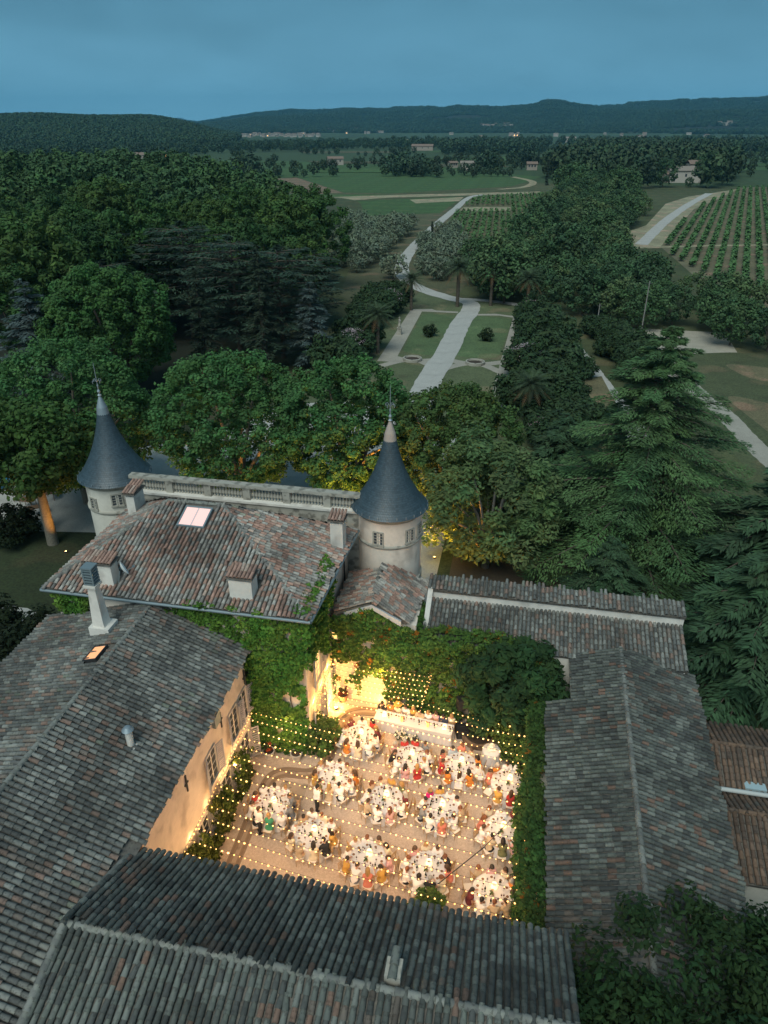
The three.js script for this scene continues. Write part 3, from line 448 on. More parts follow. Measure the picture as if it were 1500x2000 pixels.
// ------------------------------------------------------------------ the west wing (left of the courtyard)
const west = building('west_wing', 'long wing left of the courtyard with a ridge running away and pink plaster', 'building');
part(west, 'wall', new Geo().prism([W(-13.1, 0, -2), W(-13.1, 0, -28.15), W(-13.1, 7.15, -28.15), W(-13.1, 7.15, -2)], V3(-0.4, 0, 0)).prism([W(-24.2, 0, -28.15), W(-24.2, 7.6, -28.15), W(-18.1, 9.3, -28.15), W(-13.1, 7.15, -28.15), W(-13.1, 0, -28.15)], V3(0, 0, 0.35)).prism([W(-24.2, 0, -28.15), W(-24.2, 0, -2), W(-24.2, 7.6, -2), W(-24.2, 7.6, -28.15)], V3(0.4, 0, 0)), M.wall);
{
  const r = new Roof(west, 'grey'), A = W(-12.75, 7.3, -2), B = W(-12.75, 7.3, -28.35), C = W(-18.1, 9.5, -28.35), D = W(-18.1, 9.5, -2), E = W(-24.7, 7.6, -28.35), F = W(-24.7, 7.6, -2);
  r.holes.push((p) => p.z > -16 * K && p.x > -13.15 * K); r.holes.push((p) => Math.abs(p.x + 19.0 * K) < 0.36 && p.z < -23.4 * K + 0.1 && p.z > -24.5 * K - 0.1);
  r.slope([A, B, C, D]).slope([E, F, D, C]).ridge(D, C); const roof = r.finish();
  const tall = part(west, 'chimney', new Geo().box(-20.3 * K, 8 * K, -26.5 * K, -19.2 * K, 9.55 * K, -25.55 * K).prism([W(-20.2, 9.55, -25.7), W(-19.5, 9.55, -25.7), W(-19.5, 9.55, -26.4), W(-20.2, 9.55, -26.4)], V3(0, 0.001, 0)), M.white);
  const sh = new Geo(), c0 = [W(-20.12, 9.55, -25.68), W(-19.48, 9.55, -25.68), W(-19.48, 9.55, -26.32), W(-20.12, 9.55, -26.32)], c1 = [W(-20.0, 11.9, -25.8), W(-19.6, 11.9, -25.8), W(-19.6, 11.9, -26.2), W(-20.0, 11.9, -26.2)];
  for (let i = 0; i < 4; i++) sh.quad(c0[i], c0[(i + 1) % 4], c1[(i + 1) % 4], c1[i]); sh.box(-20.12 * K, 11.9 * K, -26.32 * K, -19.48 * K, 12.05 * K, -25.68 * K); part(tall, 'tapered_shaft', sh, M.white);
  const lv = new Geo(); for (let i = 0; i < 6; i++) { const y = (12.08 + i * 0.16) * K; lv.box(-20.08 * K, y, -26.28 * K, -19.52 * K, y + 0.05, -25.72 * K); } for (const [x, z] of [[-20.05, -26.25], [-19.58, -26.25], [-20.05, -25.78], [-19.58, -25.78]]) lv.box(x * K - 0.02, 12.05 * K, z * K - 0.02, x * K + 0.04, 13 * K, z * K + 0.04); lv.box(-20.1 * K, 13 * K, -26.3 * K, -19.5 * K, 13.08 * K, -25.7 * K); part(tall, 'louvre_cowl', lv, M.zinc);
  const sl = new THREE.Group(); sl.name = 'skylight'; roof.add(sl); const n = W(6.6, 0, 0).cross(V3(0, 0, -1)); sl.position.copy(W(-19.0, 9.27, -24.0)); sl.rotation.z = Math.atan2(1.9, 6.6);
  part(sl, 'lit_window_pane', new Geo().box(-0.28, 0, -0.42, 0.28, 0.10, 0.42), mat([0.5, 0.3, 0.2], 0.4, { emissive: RGB(1, 0.40, 0.13), emissiveIntensity: 0.75 })); part(sl, 'frame', new Geo().box(-0.33, -0.1, -0.48, -0.28, 0.13, 0.48).box(0.28, -0.1, -0.48, 0.33, 0.13, 0.48).box(-0.28, -0.1, 0.42, 0.28, 0.13, 0.48), M.iron);
  const flue = new THREE.Group(); flue.name = 'flue'; west.add(flue); flue.position.copy(W(-15.05, 8.25, -19.8)); part(flue, 'pipe', new Geo().tube(V3(0, -0.2, 0), V3(0, 0.75, 0), 0.13, 0.13, 14).box(-0.2, -0.2, -0.2, 0.2, 0.05, 0.2), M.white); part(flue, 'cowl', new Geo().lathe([[0.15, 0.78], [0.22, 0.84], [0.1, 0.98], [0, 1.0]], 0, 0, 14).tube(V3(0.1, 0.7, 0), V3(0.1, 0.84, 0), 0.015, 0.015).tube(V3(-0.1, 0.7, 0), V3(-0.1, 0.84, 0), 0.015, 0.015), M.lead);
  for (const [z, g] of [[-26.95, 0], [-25.65, 0], [-22.75, 0]]) opening(west, { face: 'x', at: V3(-13.1, 0, z), w: 0.95, h: 1.85, y: 3.3, ajar: 0.35 });
  for (const z of [-26.6, -23.9, -21.0]) opening(west, { face: 'x', at: V3(-13.1, 0, z), w: 1.1, h: 2.2, y: 0.1, kind: 'door', ajar: 0.9, sm: mat([0.42, 0.40, 0.40], 0.8) });
  const tie = new Geo(); for (const z of [-27.5, -24.3, -20.3]) tie.box(-13.09 * K, 5.3 * K, z * K - 0.03, -13.03 * K, 6.3 * K, z * K + 0.03).box(-13.09 * K, 5.75 * K, z * K - 0.14, -13.04 * K, 5.82 * K, z * K + 0.14); part(west, 'wall_tie', tie, M.iron);
  const ven = new Geo(); ven.box(-13.09 * K, 6.1 * K, -24.0 * K, -12.9 * K, 6.8 * K, -23.4 * K); part(west, 'vent_cover', ven, M.zinc);
}
// ------------------------------------------------------------------ the south wing (nearest)
const south = building('south_wing', 'nearest long wing below the courtyard with grey green mossy tiles', 'building');
part(south, 'wall', new Geo().box(-12.9 * K, 0, -15.5 * K, 3.3 * K, 6.75 * K, -8.2 * K).prism([W(3.3, 6.75, -8.2), W(3.3, 6.75, -15.5), W(3.3, 8.6, -11.8)], V3(-0.3, 0, 0)).prism([W(-12.9, 6.75, -15.5), W(-12.9, 6.75, -8.2), W(-12.9, 8.6, -11.8)], V3(0.3, 0, 0)), M.wallGrey);
{
  const r = new Roof(south, 'green'), A = W(3.55, 6.9, -15.8), B = W(-13.05, 6.98, -16.0), C = W(-13.05, 8.85, -11.85), D = W(3.55, 8.85, -11.85), E = W(-13.05, 7.2, -7.2), F = W(3.55, 7.2, -7.2);
  r.holes.push((p) => Math.abs(p.x + 2.1 * K) < 0.24 && Math.abs(p.z + 12.35 * K) < 0.34);
  r.slope([A, B, C, D], 0.213, 0.31).slope([E, F, D, C], 0.213, 0.31).ridge(C, D).ridge(B.clone().add(V3(0.02, 0.05, 0)), C.clone().add(V3(0.02, 0.08, 0)), 0.3).ridge(E.clone().add(V3(0.02, 0.05, 0)), C.clone().add(V3(0.02, 0.06, 0)), 0.3);
  r.finish();
  const c = part(south, 'chimney', new Geo().box(-2.35 * K, 8.3 * K, -12.7 * K, -1.85 * K, 9.15 * K, -12.1 * K), M.stone);
  for (let j = 0; j < 2; j++) { const o = new THREE.Mesh(RIDGE[j], palMats.green[2]); o.name = 'tile'; o.applyMatrix4(E4(-2.1 * K, 9.15 * K + j * 0.04, (-12.0 - j * 0.42) * K, -0.1, Math.PI)); c.add(o); }
}
// ------------------------------------------------------------------ the east wing (right of the courtyard)
const east = building('east_wing', 'long low wing right of the courtyard with worn grey tiles and a ridge running away', 'building');
part(east, 'wall', new Geo().box(3.4 * K, 0, -29.0 * K, 10.6 * K, 4.75 * K, -15.2 * K).box(4.5 * K, 0, -33.2 * K, 10.7 * K, 4.75 * K, -29.0 * K).prism([W(4.45, 4.75, -33.25), W(10.9, 4.75, -33.25), W(6.95, 6.1, -33.25)].reverse(), V3(0, 0, 0.3)).prism([W(3.4, 4.75, -15.2), W(10.6, 4.75, -15.2), W(6.6, 6.0, -15.2)], V3(0, 0, -0.3)), M.white);
{
  const r = new Roof(east, 'green'), R0 = W(7.05, 6.2, -33.3), R1 = W(6.5, 6.2, -15.0), A = W(3.1, 4.9, -15.0), B = W(3.1, 4.9, -29.6), C = W(4.3, 5.30, -29.6), C2 = W(4.3, 5.3, -33.3), E = W(11.15, 4.9, -33.3), F = W(10.55, 4.9, -15.0);
  r.slope([B, A, R1, R0, C2, C]).slope([F, E, R0, R1]).ridge(R1, R0); r.finish();
}
// ------------------------------------------------------------------ the north range: tall wall with a tiled coping, lean-to roof, gabled porch
const north = building('north_range', 'narrow lean-to range behind the courtyard with a pale wall along its top', 'building');
part(north, 'wall', new Geo().box(-4.1 * K, 0, -36.4 * K, 10.75 * K, 7.05 * K, -35.9 * K).box(-4.3 * K, 0, -33.5 * K, 10.6 * K, 5.3 * K, -33.0 * K).prism([W(10.6, 0, -33.3), W(10.6, 0, -35.9), W(10.6, 6.25, -35.9), W(10.6, 5.4, -33.3)], V3(-0.3, 0, 0)).prism([W(-4.2, 0, -35.9), W(-4.2, 0, -33.3), W(-4.2, 5.45, -33.3), W(-4.2, 7.2, -35.9)], V3(0.25, 0, 0)), M.white);
{
  const r = new Roof(north, 'grey'), A = W(10.75, 5.45, -32.95), B = W(-4.45, 5.45, -32.95), C = W(-4.15, 6.35, -35.92), D = W(10.75, 6.3, -35.92);
  r.slope([B, A, D, C]);
  const q = [W(-4.25, 7.08, -35.78), W(10.8, 7.08, -35.78), W(10.8, 7.42, -36.9), W(-4.25, 7.42, -36.9)]; r.slope(q);
  r.finish();
  part(north, 'mortar_fillet', new Geo().tube(W(-4.1, 6.38, -35.9), W(10.7, 6.33, -35.9), 0.06, 0.06, 6), M.mortar);
}
const porch = building('gabled_annex', 'small gabled building at the foot of the round tower over the courtyard ivy', 'building');
part(porch, 'wall', new Geo().box(-9.55 * K, 0, -36.6 * K, -4.5 * K, 6.35 * K, -33.0 * K).prism([W(-9.0, 6.35, -33.0), W(-5.3, 6.35, -33.0), W(-7.1, 7.55, -33.0)], V3(0, 0, -0.3)), M.wall);
{
  const r = new Roof(porch, 'warm'), T0 = W(-7.1, 7.75, -32.7), T1 = W(-7.3, 7.75, -36.5), A = W(-5.0, 6.55, -32.9), A2 = W(-4.25, 6.55, -37.3), B = W(-9.3, 6.85, -32.75), B2 = W(-9.3, 6.85, -37.0);
  r.slope([A, A2, T1, T0], TW * 0.9).slope([B2, B, T0, T1], TW * 0.9).ridge(T0, T1); r.finish();
  part(porch, 'verge_board', new Geo().prism([W(-7.1, 7.70, -32.66), W(-8.75, 6.95, -32.66), W(-8.75, 6.7, -32.66), W(-7.1, 7.42, -32.66)], V3(0, 0, -0.1)).prism([W(-7.1, 7.42, -32.66), W(-5.35, 6.42, -32.66), W(-5.35, 6.78, -32.66), W(-7.1, 7.70, -32.66)], V3(0, 0, -0.1)), mat([0.42, 0.45, 0.48], 0.7));
}
// ------------------------------------------------------------------ brown roofed outbuildings at the right edge
{
  const b = building('outbuilding', 'brown tiled outbuildings with two parallel ridges at the right edge', 'building');
  part(b, 'wall', new Geo().box(11.4 * K, 0, -31.4 * K, 22 * K, 2.6 * K, -22.4 * K), M.wallGrey);
  const r = new Roof(b, 'brown'), x0 = 11.2, x1 = 22;
  r.slope([W(x0, 2.9, -27.1), W(x1, 2.9, -27.1), W(x1, 3.7, -29.6), W(x0, 3.7, -29.6)].map((p) => p), 0.22, 0.32);
  r.slope([W(x1, 3.1, -31.6), W(x0, 3.1, -31.6), W(x0, 3.7, -29.6), W(x1, 3.7, -29.6)], 0.22, 0.32);
  r.slope([W(x0, 2.7, -22.3), W(x1, 2.7, -22.3), W(x1, 3.6, -25.4), W(x0, 3.6, -25.4)], 0.22, 0.32);
  r.slope([W(x1, 2.9, -27.0), W(x0, 2.9, -27.0), W(x0, 3.6, -25.4), W(x1, 3.6, -25.4)], 0.22, 0.32);
  r.ridge(W(x0, 3.72, -29.6), W(x1, 3.72, -29.6)).ridge(W(x0, 3.62, -25.4), W(x1, 3.62, -25.4)); r.finish('roof', 300);
  part(b, 'gutter', new Geo().tube(W(x0, 3.2, -27.05), W(x1, 3.2, -27.05), 0.10, 0.10, 8), mat([0.45, 0.47, 0.46], 0.7));
  part(b, 'skylight', new Geo().box(12.9 * K, 3.1 * K, -27.75 * K, 13.9 * K, 3.24 * K, -27.3 * K), mat([0.35, 0.45, 0.48], 0.3));
}

// ------------------------------------------------------------------ foliage
// a crown: leaves gathered in clumps through an uneven volume; the colour of a leaf varies with its clump
function leaves(g, centre, rad, n, size, R, col, o = {}) {
  const { flat = 0, long = 1.6, out = 0.6, sq = 1 } = o;
  for (let i = 0; i < n; i++) {
    const a = R() * 6.283, cz = R() * 2 - 1, s = Math.sqrt(1 - cz * cz), rr = rad * Math.pow(R(), 0.4), d = V3(s * Math.cos(a), cz, s * Math.sin(a));
    const p = centre.clone().add(V3(d.x * rr, d.y * rr * sq, d.z * rr));
    const nn = V3(R() - 0.5, R() - 0.5, R() - 0.5).addScaledVector(d, out).add(V3(0, 0.35 + flat, 0)).normalize();
    const t = V3(R() - 0.5, R() - 0.5, R() - 0.5).cross(nn).normalize(), b = nn.clone().cross(t), w = size * (0.7 + 0.6 * R()) * 0.5, l = w * long, v = 0.75 + 0.5 * R();
    g.col = [col[0] * v * (0.9 + 0.2 * R()), col[1] * v, col[2] * v];
    const A = p.clone().addScaledVector(b, -l), B = p.clone().addScaledVector(t, w).addScaledVector(nn, -w * 0.25), C = p.clone().addScaledVector(b, l), D = p.clone().addScaledVector(t, -w).addScaledVector(nn, -w * 0.25);
    g.tri(A, B, C); g.tri(A, C, D);
  }
}
const tone = (c, R, k = 0.22) => { const v = 1 + (R() - 0.5) * 2 * k; return [c[0] * v * (1 + (R() - 0.5) * 0.25), c[1] * v, c[2] * v * (1 + (R() - 0.5) * 0.2)]; };
// broad crown: returns {crown, trunk} geometries with the foot at the origin
function broadTree(o) {
  const { seed, h, r, base = 0.32, clumps = 60, per = 130, leaf = 0.22, col = [0.05, 0.09, 0.03], lobes = 0.3, clump = 0.3, trunkR = 0.3, limbs = 7, flat = 0, inner = 0.25, long = 1.5 } = o, R = rngOf(seed), g = new Geo(), t = new Geo();
  const cy = h * (1 + base) / 2, ry = h * (1 - base) / 2, cr = [];
  for (let i = 0; i < clumps; i++) {
    const a = i * 2.39996 + R() * 0.6, z = 1 - 2 * (i + 0.5) / clumps, s = Math.sqrt(1 - z * z), lob = 1 - lobes + lobes * 2 * fbm(Math.cos(a) * s * 1.6 + seed * 3.1, z * 1.6 + Math.sin(a) * s * 1.6 + 7, 3), f = (R() < inner ? 0.35 + 0.4 * R() : 0.78 + 0.14 * R()) * lob;
    const c = V3(Math.cos(a) * s * r * f, cy + z * ry * f, Math.sin(a) * s * r * f); cr.push(c);
    leaves(g, c, r * clump * (0.7 + 0.6 * R()), per, leaf, R, tone(col, R), { flat, sq: 0.8, long });
  }
  const fork = h * base * 0.9; t.tube(V3(0, -0.2, 0), V3(0.1, fork, 0), trunkR, trunkR * 0.75, 9);
  for (let i = 0; i < limbs; i++) { const c = cr[Math.floor((i + 0.5) / limbs * cr.length * 0.75)], m = V3(0.1, fork, 0).lerp(c, 0.5).add(V3(0, 0.08 * h, 0)); t.tube(V3(0.1, fork * 0.95, 0), m, trunkR * 0.5, trunkR * 0.3, 6); t.tube(m, c, trunkR * 0.3, trunkR * 0.08, 5); }
  return { crown: g.get(), trunk: t.get() };
}
// cedars and firs: flat drooping plates of needles on level branches
function layeredTree(o) {
  const { seed, h, r, col, tiers = 20, per = 7, start = 0.1, droop = 0.12, spray = 130, leaf = 0.3, top = 0, shape = 0.85, trunkR = 0.4, wide = 0.36 } = o, R = rngOf(seed), g = new Geo(), t = new Geo();
  t.tube(V3(0, -0.2, 0), V3(0, h * 0.55, 0), trunkR, trunkR * 0.55, 8); t.tube(V3(0, h * 0.55, 0), V3(0.1, h, 0), trunkR * 0.55, 0.03, 6);
  for (let i = 0; i < tiers; i++) {
    const f = i / (tiers - 1), y = h * lerp(start, 0.985, Math.pow(f, 0.92)), L = r * (top ? Math.pow(1 - Math.pow(f, 4), 0.6) * (0.75 + 0.25 * f) : Math.pow(1 - f, shape) * 0.94 + 0.06);
    for (let k = 0; k < per; k++) {
      const a = k / per * 6.283 + i * 1.9 + R() * 0.7, len = L * (0.5 + 0.72 * R()), y0 = y + (R() - 0.5) * h * 0.03, d = V3(Math.cos(a), 0, Math.sin(a)), s = V3(-d.z, 0, d.x), P = (q) => d.clone().multiplyScalar(q * len).setY(y0 + len * (0.10 * q - droop * 2.2 * q * q));
      t.tube(P(0), P(0.6), 0.02 + 0.012 * len, 0.02 + 0.005 * len, 4); t.tube(P(0.6), P(0.97), 0.02 + 0.005 * len, 0.01, 4);
      const c = tone(col, R, 0.25), n = Math.ceil(spray * (0.35 + 0.65 * len / r));
      for (let m = 0; m < n; m++) {
        const q = 0.18 + 0.82 * Math.pow(R(), 0.75), w = (R() + R() - 1) * len * wide * (1.1 - 0.65 * q) , p = P(q).addScaledVector(s, w).add(V3(0, -Math.abs(w) * 0.18 + (R() - 0.5) * 0.22, 0));
        const sd = w > 0 ? 1 : -1, dir = d.clone().multiplyScalar(0.8).addScaledVector(s, sd * (0.4 + 0.5 * R())).add(V3(0, -0.14 + (R() - 0.5) * 0.4, 0)).normalize(), up = V3((R() - 0.5) * 0.7, 1, (R() - 0.5) * 0.7).normalize(), x = dir.clone().cross(up).normalize(), l = leaf * (0.7 + 0.7 * R()), v = 0.7 + 0.6 * R();
        g.col = [c[0] * v, c[1] * v, c[2] * v]; const A = p.clone().addScaledVector(x, l * 0.2), B = p.clone().addScaledVector(dir, l), C = p.clone().addScaledVector(x, -l * 0.2), D = p.clone().addScaledVector(dir, -l * 0.25); g.tri(A, B, C); g.tri(A, C, D);
      }
    }
  }
  return { crown: g.get(), trunk: t.get() };
}
const LEAF = leafMat([1, 1, 1], 0.3), NEEDLE = new THREE.MeshStandardMaterial({ color: RGB(1, 1, 1), roughness: 0.9, side: THREE.DoubleSide, vertexColors: true });
function treeThing(name, label, category, geo, pos, o = {}) { const t = thing(name, label, category, pos, o.turn || 0, o.group); const s = o.s || 1; t.scale.set(s, s * (o.sy || 1), s); part(t, 'trunk', geo.trunk, o.bark || M.bark); part(t, 'crown', geo.crown, o.leaf || LEAF); return t; }

// climbing leaves on walls: patches of leaf clusters, thick or thin by a mask
const ivyUnit = [3, 4, 5].map((s) => { const g = new Geo(), R = rngOf(s); leaves(g, V3(0, 0, 0), 0.16, 11, 0.13, R, [1, 1, 1], { out: 0.2, long: 1.2 }); return g.get(); });
function creeper(name, label, patches, col, o = {}) {
  const t = thing(name, label, 'creeper'), R = rngOf(o.seed || 9), lists = [[], [], []], cols = [[], [], []];
  for (const { o: O, u, v, n, w, h, mask, dens = 30, thick = 0.22 } of patches) {
    const N = Math.floor(w * h * dens);
    for (let i = 0; i < N; i++) {
      const a = R() * w, b = R() * h; if (mask && !mask(a, b, R)) continue;
      const bulge = thick * (0.25 + 0.75 * fbm(a * 0.9 + 3 + w, b * 0.9, 3)) * (0.5 + R() * 0.8), p = O.clone().addScaledVector(u, a).addScaledVector(v, b).addScaledVector(n, bulge), k = Math.floor(R() * 3), vv = 0.65 + 0.7 * R(), tn = 0.8 + 0.5 * vnoise(a * 1.1 + 5, b * 1.1);
      const q = new THREE.Quaternion().setFromUnitVectors(V3(0, 1, 0), n.clone().add(V3((R() - 0.5) * 0.9, 0.35 + (R() - 0.5) * 0.9, (R() - 0.5) * 0.9)).normalize()), s = 0.7 + 0.7 * R();
      lists[k].push(M4(p, q, V3(s, s, s))); const au = R() < (o.rust || 0) ? [3.2, 0.8, 0.5] : [1, 1, 1]; cols[k].push(RGB(col[0] * vv * tn * au[0], col[1] * vv * au[1], col[2] * vv * au[2]));
    }
  }
  const st = new Geo(); if (o.stems) for (const [a, b] of o.stems) { let p = a.clone(); for (let k = 1; k <= 6; k++) { const q = a.clone().lerp(b, k / 6).add(V3((R() - 0.5) * 0.2, 0, 0.03)); st.tube(p, q, 0.03, 0.025, 5); p = q; } part(t, 'stem', st, M.bark); }
  for (let k = 0; k < 3; k++) if (lists[k].length) massed(t, 'foliage', ivyUnit[k], LEAF, lists[k], cols[k]);
  return t;
}
const X1 = V3(1, 0, 0), Y1 = V3(0, 1, 0), Z1 = V3(0, 0, 1);
const rag = (f, s) => (a, b) => fbm(a * f + s, b * f + s * 2, 4);
// the great ivy on the south face of the manor
creeper('ivy', 'deep green creeper covering the manor wall between the two pink wings', [
  { o: W(-23.9, 0, -28.2), u: X1, v: Y1, n: Z1, w: 10.6 * K, h: 9.6 * K, dens: 34, mask: (a, b) => { const x = a / K - 23.9, y = b / K; if (x > -18.6) return y > 6.3 - (x + 18.6) * 0.2; return fbm(a * 0.9 + 4, b * 1.6 + 2, 4) > 0.46 + 0.25 * ss(-22.5, -20, x) - 0.2 * ss(8.6, 9.8, y); } },
  { o: W(-13.1, 0, -28.2), u: X1, v: Y1, n: Z1, w: 3.2 * K, h: 9.75 * K, dens: 44, thick: 0.4, mask: (a, b) => { const x = a / K - 13.1, y = b / K; const hole = ss(1.0, 0.3, Math.hypot((x + 10.6) / 0.95, (y - 4.2) / 1.0)) + ss(0.9, 0.3, Math.hypot((x + 10.1) / 0.5, (y - 5.5) / 0.7)); return hole < 0.15 + 0.75 * fbm(a * 2.5, b * 2.5, 4); } },
  { o: W(-9.9, 6.5, -28.15), u: X1, v: Y1, n: Z1, w: 0.5 * K, h: 3.1 * K, dens: 40, thick: 0.3 },
  { o: W(-9.75, 4.0, -28.2), u: Z1.clone().negate(), v: Y1, n: X1, w: 5.2 * K, h: 5.8 * K, dens: 44, thick: 0.42, mask: (a, b) => { const z = a / K, y = b / K + 4, lo = z < 0.7 ? 6.6 : z < 2.3 ? 6.7 : z < 3.4 ? 5.3 : 7.8; return y > lo + (fbm(a * 2, b * 2, 3) - 0.5) * 1.6 && fbm(a * 1.2 + 8, b * 1.2, 4) > 0.3 + 0.10 * z / 5; } },
  { o: W(-9.4, 9.95, -28.0), u: V3(0, 0, -1), v: V3(-1, 0, 0), n: Y1, w: 5.5 * K, h: 0.7 * K, dens: 46, thick: 0.25, mask: (a, b) => fbm(a * 1.5, 3, 3) > 0.4 + b * 0.3 },
  { o: W(-18.4, 9.85, -27.75), u: X1, v: V3(0, 0, -1), n: Y1, w: 8.6 * K, h: 0.35 * K, dens: 30, thick: 0.18, mask: (a) => fbm(a * 1.1 + 2, 8, 3) > 0.5 },
], [0.10, 0.225, 0.036], { seed: 11, stems: [[W(-12.2, 0, -28.15), W(-12, 7, -28.15)], [W(-10.4, 0, -28.15), W(-10.9, 8, -28.15)]] });
creeper('ivy', 'ivy hanging over the back courtyard wall behind the string lights and head table', [
  { o: W(-9.6, 0, -33.0), u: X1, v: Y1, n: Z1, w: 5.2 * K, h: 7.5 * K, dens: 46, thick: 0.5, mask: (a, b) => { const x = a / K - 9.6, y = b / K, peak = x < -7.1 ? 6.75 + (x + 8.9) * 0.42 : 7.4 - (x + 7.1) * 0.5; if (y > peak) return false; if (Math.abs(x + 7.05) < 0.85 - 0.25 * ss(1.4, 2.6, y) && y < 2.4) return false; if (x < -7.6 && y < 3.0 + 0.6 * vnoise(a * 3, 1)) return fbm(a * 2, b * 2, 3) > 0.6; return fbm(a * 1.6, b * 1.6 + 3, 4) > 0.25; } },
  { o: W(-4.4, 0, -33.0), u: X1, v: Y1, n: Z1, w: 7.9 * K, h: 5.8 * K, dens: 46, thick: 0.65, mask: (a, b) => { const x = a / K - 4.4, y = b / K; if (x > -3.2 && x < 0.5 && y < 1.9) return fbm(a * 2, b * 2, 3) > 0.52; return fbm(a * 1.6 + 4, b * 1.6 + 3, 4) > 0.22; } },
  { o: W(-4.6, 5.45, -32.9), u: X1, v: V3(0, 0.29, -0.957), n: V3(0, 0.957, 0.29), w: 7.4 * K, h: 1.5 * K, dens: 44, thick: 0.5, mask: (a, b) => b < 0.35 + 1.1 * (fbm(a * 0.9, 4, 3) - 0.25) },
  { o: W(-4.5, 4.5, -33.2), u: V3(0, 0, -1), v: Y1, n: X1, w: 2.3 * K, h: 1.9 * K, dens: 40, thick: 0.2 },
], [0.085, 0.170, 0.034], { seed: 21, rust: 0.05 });
creeper('ivy', 'creeper hugging the pink west wing wall with string lights fixed above it', [
  { o: W(-13.08, 0, -28.0), u: V3(0, 0, 1), v: Y1, n: X1, w: 12 * K, h: 2.7 * K, dens: 46, thick: 0.75, mask: (a, b) => { const z = a / K - 28, y = b / K; const c = Math.max(ss(1.2, 0.4, Math.abs(z + 25.1)), ss(1.5, 0.5, Math.abs(z + 22.3)), ss(2.0, 0.6, Math.abs(z + 19.3))); return y < c * 3 * (0.55 + 0.7 * fbm(a * 1.5, b * 1.5, 3)); } },
], [0.085, 0.12, 0.022], { seed: 31 });
creeper('ivy_hedge', 'thick ivy hedge along the east wing beside the tables', [
  { o: W(3.05, 0, -32.8), u: V3(0, 0, 1), v: Y1, n: V3(-1, 0, 0), w: 16.2 * K, h: 4.6 * K, dens: 48, thick: 0.95, mask: (a, b) => b < (3.9 + 0.8 * fbm(a * 0.7, 2, 3)) * K },
  { o: W(3.05, 4.0, -32.8), u: V3(0, 0, 1), v: V3(-1, 0, 0), n: Y1, w: 16.2 * K, h: 0.9 * K, dens: 55, thick: 0.6 },
  { o: W(3.3, 3.3, -17.6), u: X1, v: V3(0, 0, 1), n: Y1, w: 2.2, h: 2.2, dens: 50, thick: 1.1 },
], [0.055, 0.115, 0.028], { seed: 41, rust: 0.02 });
part(scene, 'hedge_wall', new Geo().box(2.75 * K, 0, -33 * K, 3.35 * K, 3.7 * K, -15.6 * K), M.wallGrey); tag(scene.children[scene.children.length - 1], 'low wall buried inside the ivy hedge beside the east wing', 'wall');

// ------------------------------------------------------------------ festoon lights over the courtyard
const GLOW = RGB(1, 0.575, 0.235);
const bulbMat = mat([0.9, 0.7, 0.4], 0.4, { emissive: RGB(1, 0.50, 0.14), emissiveIntensity: 3.2 });
const bulbGeo = new THREE.IcosahedronGeometry(0.031, 0);
function lampAt(parent, p, I, col = GLOW, radius = 2) { const l = new THREE.PointLight(col, I); l.position.copy(p); l.castShadow = true; l.shadow.radius = radius; l.name = 'light'; parent.add(l); return l; }
let nString = 0;
function festoon(a, b, label, group, { sag = 0.18, step = 0.25, lights = 4, I = 1.5, col = GLOW } = {}) {
  const t = thing('festoon_string', label, 'string lights', a, 0, group), d = b.clone().sub(a), L = d.length(), R = rngOf(900 + nString++), P = (s) => d.clone().multiplyScalar(s).add(V3(0, -sag * 4 * s * (1 - s), 0)), g = new Geo();
  for (let i = 0; i < 16; i++) g.tube(P(i / 16), P((i + 1) / 16), 0.008, 0.008, 4);
  part(t, 'cord', g, M.cable);
  const ms = []; for (let s = step * (0.3 + 0.5 * R()); s < L; s += step * (0.9 + 0.2 * R())) { const p = P(s / L), k = 0.7 + 0.75 * Math.pow(R(), 2); ms.push(E4(p.x, p.y - 0.05, p.z, R() * 6, R() * 6, 0, k)); }
  massed(t, 'bulbs', bulbGeo, bulbMat, ms);
  for (let i = 0; i < lights; i++) lampAt(t, P((i + 0.5) / lights).add(V3(0.06, -0.11, 0.05)), I, col, 2);
}
